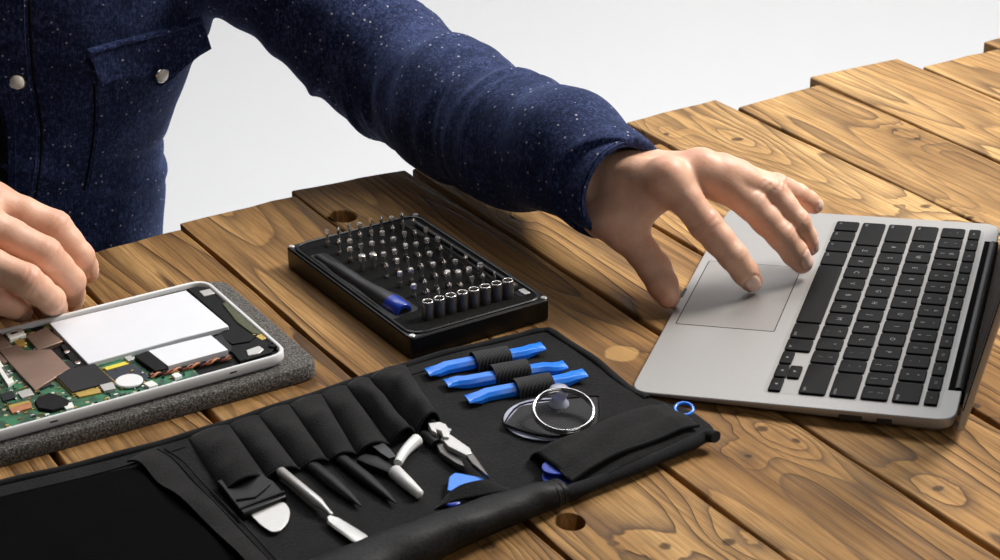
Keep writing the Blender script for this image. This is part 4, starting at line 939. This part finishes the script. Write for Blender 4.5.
def cut(sd,c,d,R_):  # remove everything on +d side within a box
    rg=sd.region(c-R_,c+R_); sl,(x,y,z)=rg; D_=((x-c[0])*d[0]+(y-c[1])*d[1]+(z-c[2])*d[2]); sd.A[sl]=np.maximum(sd.A[sl],D_.astype(np.float32))
cut(Sh,CUF,unit(-CUFd+np.array([.0,.0,.0])),58); cut(Sh,CUR,-unit(RE-RWr),60)
Sh.cone(CUF-CUFd*20,CUF+CUFd*26,30.5,29,0,sub=True); Sh.cone(CUR-unit(RE-RWr)*20,CUR+unit(RE-RWr)*26,30,29,0,sub=True)
sv,sf=Sh.mesh(); sv=relax(sv,sf,2); sn=vnormals(sv,sf)
if ((sv-sv.mean(0))*sn).sum()<0: sn=-sn
# folds of the sleeve
axf=unit(CUF-LE); axu=unit(LE-SH)
q=sv-LE; s_f=q@axf; s_u=q@axu; s=np.where(s_f>0,s_f,np.minimum(s_u,0)); armd=np.where(s_f>0,np.linalg.norm(q-np.outer(s_f,axf),axis=1),np.linalg.norm(q-np.outer(s_u,axu),axis=1))
isarm=(armd<75)&(sv[:,0]>-265)
sdv=np.cross(axf,[0,0,1]); sdv=unit(sdv); upv=np.cross(sdv,axf)
phi=np.arctan2(q@upv,q@sdv)
disp=np.zeros(len(sv)); fr=random.Random(4)
folds=[(-8,5.2,4,.30),(4,5.4,4.5,.35),(15,4.6,4,.28),(-22,3.6,5,.4),(-38,2.6,6,.5),(30,3.4,5,.2),(-60,1.8,7,.5),(-85,1.6,7,-.3),(52,1.5,7,.3),(78,1.6,7,-.2),(105,1.8,7,.3),(128,1.6,6,.2),(150,2.0,5,-.15),(166,1.8,5,.1),(182,1.4,4,0),(-110,1.5,8,.4),(-140,1.5,8,-.3)]
for s0,am,wd_,sl_ in folds:
    p0=fr.uniform(-2.4,2.4) if abs(s0)>20 else fr.choice([-2.2,-1.6,2.6]); ang=(phi-p0+math.pi)%(2*math.pi)-math.pi
    disp+=am*np.exp(-((s-s0-sl_*28*ang)/wd_)**2)*np.exp(-(ang/1.7)**2)
disp*=isarm*np.clip((armd-25)/15,0,1)
disp+=isarm*(.9*np.sin(s*.09+phi*2.1)*np.sin(phi*1.3+s*.04)+.5*np.sin(s*.21+phi*3))*np.clip((230-s)/20,0,1)
ist=(~isarm)&(sv[:,2]<240)
disp+=ist*(1.6*np.sin(sv[:,0]*.045+sv[:,2]*.02+1)+1.3*np.sin(sv[:,0]*.03-sv[:,2]*.06)+1.2*np.exp(-((sv[:,2]+35+.55*(sv[:,0]+300))/7)**2)*3-2.2*np.exp(-((sv[:,2]-5+.35*(sv[:,0]+330))/6)**2))
sv=sv+sn*disp[:,None]; 
shirt=link_mesh('denim_shirt',sv,sf,M['denim'],person,angle=180)
bvh=BVHTree.FromPolygons([Vector(p) for p in sv],[tuple(map(int,f_)) for f_ in sf])
def hit(x,y,off=0):
    d=ray(x,y); d/=np.linalg.norm(d); h_=bvh.ray_cast(Vector(CAM),Vector(d))
    if h_[0] is None: return None
    n=np.array(h_[1]); n=n if n@d<0 else -n
    return np.array(h_[0])+n*off
def hitx(x,y,off=0):
    for k in range(60):
        p=hit(x-k*.8,y,off)
        if p is not None: return p
    return atY(x,y,1520)
def patch(name,L,R_,off,thick,mt,nu=6,parent=None):
    L=crom([np.array(p,float) for p in L],5); R_=crom([np.array(p,float) for p in R_],5); n=min(len(L),len(R_))
    rows_=[]
    for j in range(n): rows_.append([hitx(*(L[j]*(1-i/nu)+R_[j]*(i/nu)),off) for i in range(nu+1)])
    cd=unit(CAM-np.array([-400,1510,80])); v=[p for r_ in rows_ for p in r_]; Lh=len(v); v=v+[p-cd*thick for p in v]
    q=[(j*(nu+1)+i,j*(nu+1)+i+1,(j+1)*(nu+1)+i+1,(j+1)*(nu+1)+i) for j in range(n-1) for i in range(nu)]
    fs=q+[tuple(i+Lh for i in f[::-1]) for f in q]
    E=list(range(nu+1))+[(j+1)*(nu+1)+nu for j in range(n-1)]+[(n-1)*(nu+1)+i for i in range(nu-1,-1,-1)]+[j*(nu+1) for j in range(n-2,0,-1)]
    for i in range(len(E)): a,b=E[i],E[(i+1)%len(E)]; fs.append((b,a,a+Lh,b+Lh))
    m=MB(); m.add(v,fs); return build(m,name,M[mt] if isinstance(mt,str) else mt,parent or shirt,0,angle=60)
patch('button_placket',[(-14,-20),(-8,40),(1,100),(7,130),(8,165),(9,200),(10,250)],[(28,-20),(29,30),(32,75),(37,105),(40,135),(38,170),(33,200),][:7],2.2,2.4,'denim',8)
patch('undershirt',[(-40,108),(-40,140),(-40,200),(-40,260)],[(-2,108),(6,140),(7,200),(8,260)],1.0,1.5,'tee',5)  # plain black patch left of the button placket
def seam(name,l,off,r,mt):
    P=[hitx(x,y,off) for x,y in crom([np.array(p,float) for p in l],6)]; m=MB(); m.tube(P,r,6,up=(0,-1,.3)); build(m,name,M[mt],shirt,angle=80)
seam('stitching',[(24,-15),(25,30),(28,75),(33,105),(36,135),(34,170),(29,200)],2.5,.5,'denim_seam')
seam('stitching',[(12,100),(15,130),(15,165),(15,200)],2.5,.45,'denim_seam')
seam('placket_seam',[(29,-15),(30,30),(33,75),(38,105),(41,135),(39,170),(34,200)],.2,1.5,'tee')  # black tube added for the shadow along the placket's right edge
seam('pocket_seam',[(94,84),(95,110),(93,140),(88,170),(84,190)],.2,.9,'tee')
seam('stitching',[(98,84),(99,110),(97,140),(92,170),(88,190)],.2,.45,'denim_seam')
# chest pocket flap: one stiff piece standing a little off the chest
h1,h2,h3=hitx(105,58,4),hitx(168,45,5),hitx(135,76,5); pn=unit(np.cross(h2-h1,h3-h1)); pn=pn if pn@(CAM-h1)>0 else -pn
def onp(x,y,off=0):
    d=ray(x,y); t=((h1+pn*off-CAM)@pn)/(d@pn); return CAM+d*t
fl_=[(88,50),(108,44),(145,34),(180,24),(202,17),(205,27),(212,49),(200,56),(186,67),(173,79),(160,88),(152,85),(144,81),(134,78.5),(125,78),(113,81),(102,87),(97,76),(94,65),(88,55)]
def thickpoly(pl,o0,o1):
    m=MB(); n=len(pl); c=np.mean([onp(x,y,o1) for x,y in pl],0)
    top=[onp(x,y,o1) for x,y in pl]; bot=[p-pn*(o1-o0) for p in top]
    vs=bot+top; m.add(vs,[tuple(range(n))[::-1],tuple(range(n,2*n))]+[(i,(i+1)%n,n+(i+1)%n,n+i) for i in range(n)]); return m
flap=build(thickpoly(fl_,-1.5,1.6),'pocket_flap',M['denim'],shirt,.5)
m=MB(); P=[onp(x,y,2.4) for x,y in crom([np.array(p,float) for p in ((89,52.5),(108,47),(145,37),(180,27),(202,20))],8)]; m.tube([p+np.array([0,0,.4*math.sin(i*1.9)]) for i,p in enumerate(P)],[2.3+.35*math.sin(i*2.3) for i in range(len(P))],8); build(m,'rolled_seam',M['denim_seam'],flap,0,angle=80)
m=MB(); P=[onp(x,y,1.7) for x,y in ((208,47),(197,54),(184,64),(172,75),(160,84),(144,78),(134,75.5),(125,75),(113,78),(104,83),(99,74))]; m.tube(crom(P,4),.45,6); build(m,'stitching',M['denim_seam'],flap,0,angle=80)
def snap(c,n,parent):
    m=MB(); m.lathe(c,[(5.6,0),(6.3,.6),(6.3,1.4),(5.6,1.9)],28,axis=n); build(m,'snap_rim',M['steel'],parent)
    m=MB(); m.lathe(np.asarray(c)+n*1.3,[(5.5,0),(5.3,1.0),(4.2,2.1),(2.2,2.9),(.3,3.1)],28,axis=n); build(m,'pearl_snap',M['pearl'],parent,angle=80)
cdir=unit(CAM-np.array([-380,1500,80]))
snap(hitx(17.5,80,3.0),unit(cdir+np.array([-.15,0,-.25])),shirt); snap(onp(161.5,75,1.6),unit(pn+np.array([0.1,0,-.1])),flap)
# sleeve cuff hem: a doubled strip round the opening
cc_=CUF+CUFd*1.5; nrm=unit(-CUFd); u1=unit(np.cross(nrm,[0,0,1])); u2=np.cross(nrm,u1)
rings=[]
def cufr(off,rr2): 
    out=[]
    for a in np.linspace(0,2*math.pi,48,endpoint=False): out.append(cc_-nrm*off+rr2*(math.cos(a)*u1+math.sin(a)*u2)*(1+.012*math.sin(3*a)))
    return out
m=MB(); m.loft([cufr(-1.0,31.5),cufr(-1.0,34.6),cufr(3,35.4),cufr(12,36.2),cufr(24,37.2),cufr(24,33.0),cufr(3,31.4)],cap=False,closed=True); build(m,'cuff',M['denim'],shirt,0,angle=60)
m=MB(); m.tube(cufr(1.2,35.3),.6,6,closed=True); build(m,'stitching',M['denim_seam'],shirt,0,angle=80)
# jeans, shoes, hair: outside the frame but part of the seated figure
Jn=SDF((-650,1080,-750),(-180,1820,-120),7,30)
Jn.cone((-480,1650,-230),(-360,1650,-230),105,105,30)
for sx in (-1,1):
    hp=np.array([-420+sx*85,1640,-235.]); kn=np.array([-420+sx*110,1240,-215.]); an=np.array([-420+sx*115,1265,-660.])
    Jn.cone(hp,kn,82,58,25); Jn.cone(kn,an,56,40,20)
jv,jf=Jn.mesh(); link_mesh('jeans',relax(jv,jf,2),jf,M['jeans'],person,angle=180)
for sx in (-1,1):
    c=np.array([-420+sx*115,1265,-750.]); Sx=SDF(c+np.array([-70,-240,-5]),c+np.array([70,90,120]),5,20)
    Sx.cone(c+[0,25,45],c+[0,-60,36],38,36,15); Sx.cone(c+[0,-60,36],c+[0,-150,30],36,29,15); Sx.cone(c+[0,20,50],c+[0,20,90],36,38,12); cut(Sx,c+np.array([0,0,4.]),np.array([0,0,-1.]),260)
    x_,y_=Sx.mesh(); link_mesh('shoe',relax(x_,y_,1),y_,M['leather'],person,angle=180)
Hr=SDF((-520,1430,330),(-310,1690,540),5,20); Hr.ell((-415,1580,420),(84,98,104),0); Hr.A=np.maximum(Hr.A,0+Hr.A); cut(Hr,np.array([-415,1495,430.]),unit([0,-1,-.35]),200); cut(Hr,np.array([-415,1560,385.]),unit([0,-.3,-1]),220)
x_,y_=Hr.mesh(); link_mesh('hair',relax(x_,y_,1),y_,M['hair'],person,angle=180)
st=thing('wooden_stool','wooden stool under the seated person','stool',(-420,1650,-750))
m=MB(); m.lathe((-420,1650,-372),[(150,0),(165,8),(165,24),(155,32)],40); build(m,'seat',M['wood'],st)['tone']=[.7,.7,.7]
for a in range(4):
    c,s_=math.cos(a*math.pi/2+.78),math.sin(a*math.pi/2+.78); m=MB(); m.tube([(-420+c*115,1650+s_*115,-368),(-420+c*165,1650+s_*165,-749.5)],[17,14],14); build(m,'leg',M['wood'],st)['tone']=[.7,.7,.7]
# ================================================================= CAMERA AND LIGHT
cam=bpy.data.cameras.new('camera'); cam.sensor_width=36; cam.lens=FOC/1000*36; cam.clip_start=.05
co=bpy.data.objects.new('camera',cam); COL.objects.link(co)
R3=RW/np.linalg.norm(RW,axis=1,keepdims=True)
mw=Matrix([[R3[0][i],-R3[1][i],-R3[2][i],0] for i in range(3)]+[[0,0,0,1]]); mw.translation=Vector(W(CAM)); co.matrix_world=mw; sc.camera=co
cam.dof.use_dof=True; cam.dof.focus_distance=1.42; cam.dof.aperture_fstop=20
def area(name,loc,target,size,power,color=(1,1,1),sy=None,spread=None):
    l=bpy.data.lights.new(name,'AREA'); l.energy=power; l.color=color; l.size=size*S
    if sy: l.shape='RECTANGLE'; l.size_y=sy*S
    if spread: l.spread=math.radians(spread)
    o=bpy.data.objects.new(name,l); COL.objects.link(o); o.location=W(loc); d=Vector(W(target))-Vector(W(loc)); o.rotation_euler=d.to_track_quat('-Z','Y').to_euler(); return o
area('key_softbox',(1050,1780,1150),(60,1280,0),480,35,(1,.955,.90),480)
area('front_fill',(850,-50,900),(0,1350,50),900,4.6,(1,.97,.94))
area('backdrop_lamp',(-300,2500,1900),(-300,2750,-500),1600,30,(.97,.985,1),600)
area('backdrop_lamp',(1300,2500,1900),(1300,2750,-500),1600,23,(.97,.985,1),600)
w=bpy.data.worlds.new('studio'); sc.world=w; w.use_nodes=True; w.node_tree.nodes['Background'].inputs[0].default_value=(.93,.96,1,1); w.node_tree.nodes['Background'].inputs[1].default_value=.03
vs=sc.view_settings; vs.view_transform='Standard'; vs.look='None'; vs.gamma=1; vs.exposure=0; vs.use_curve_mapping=False
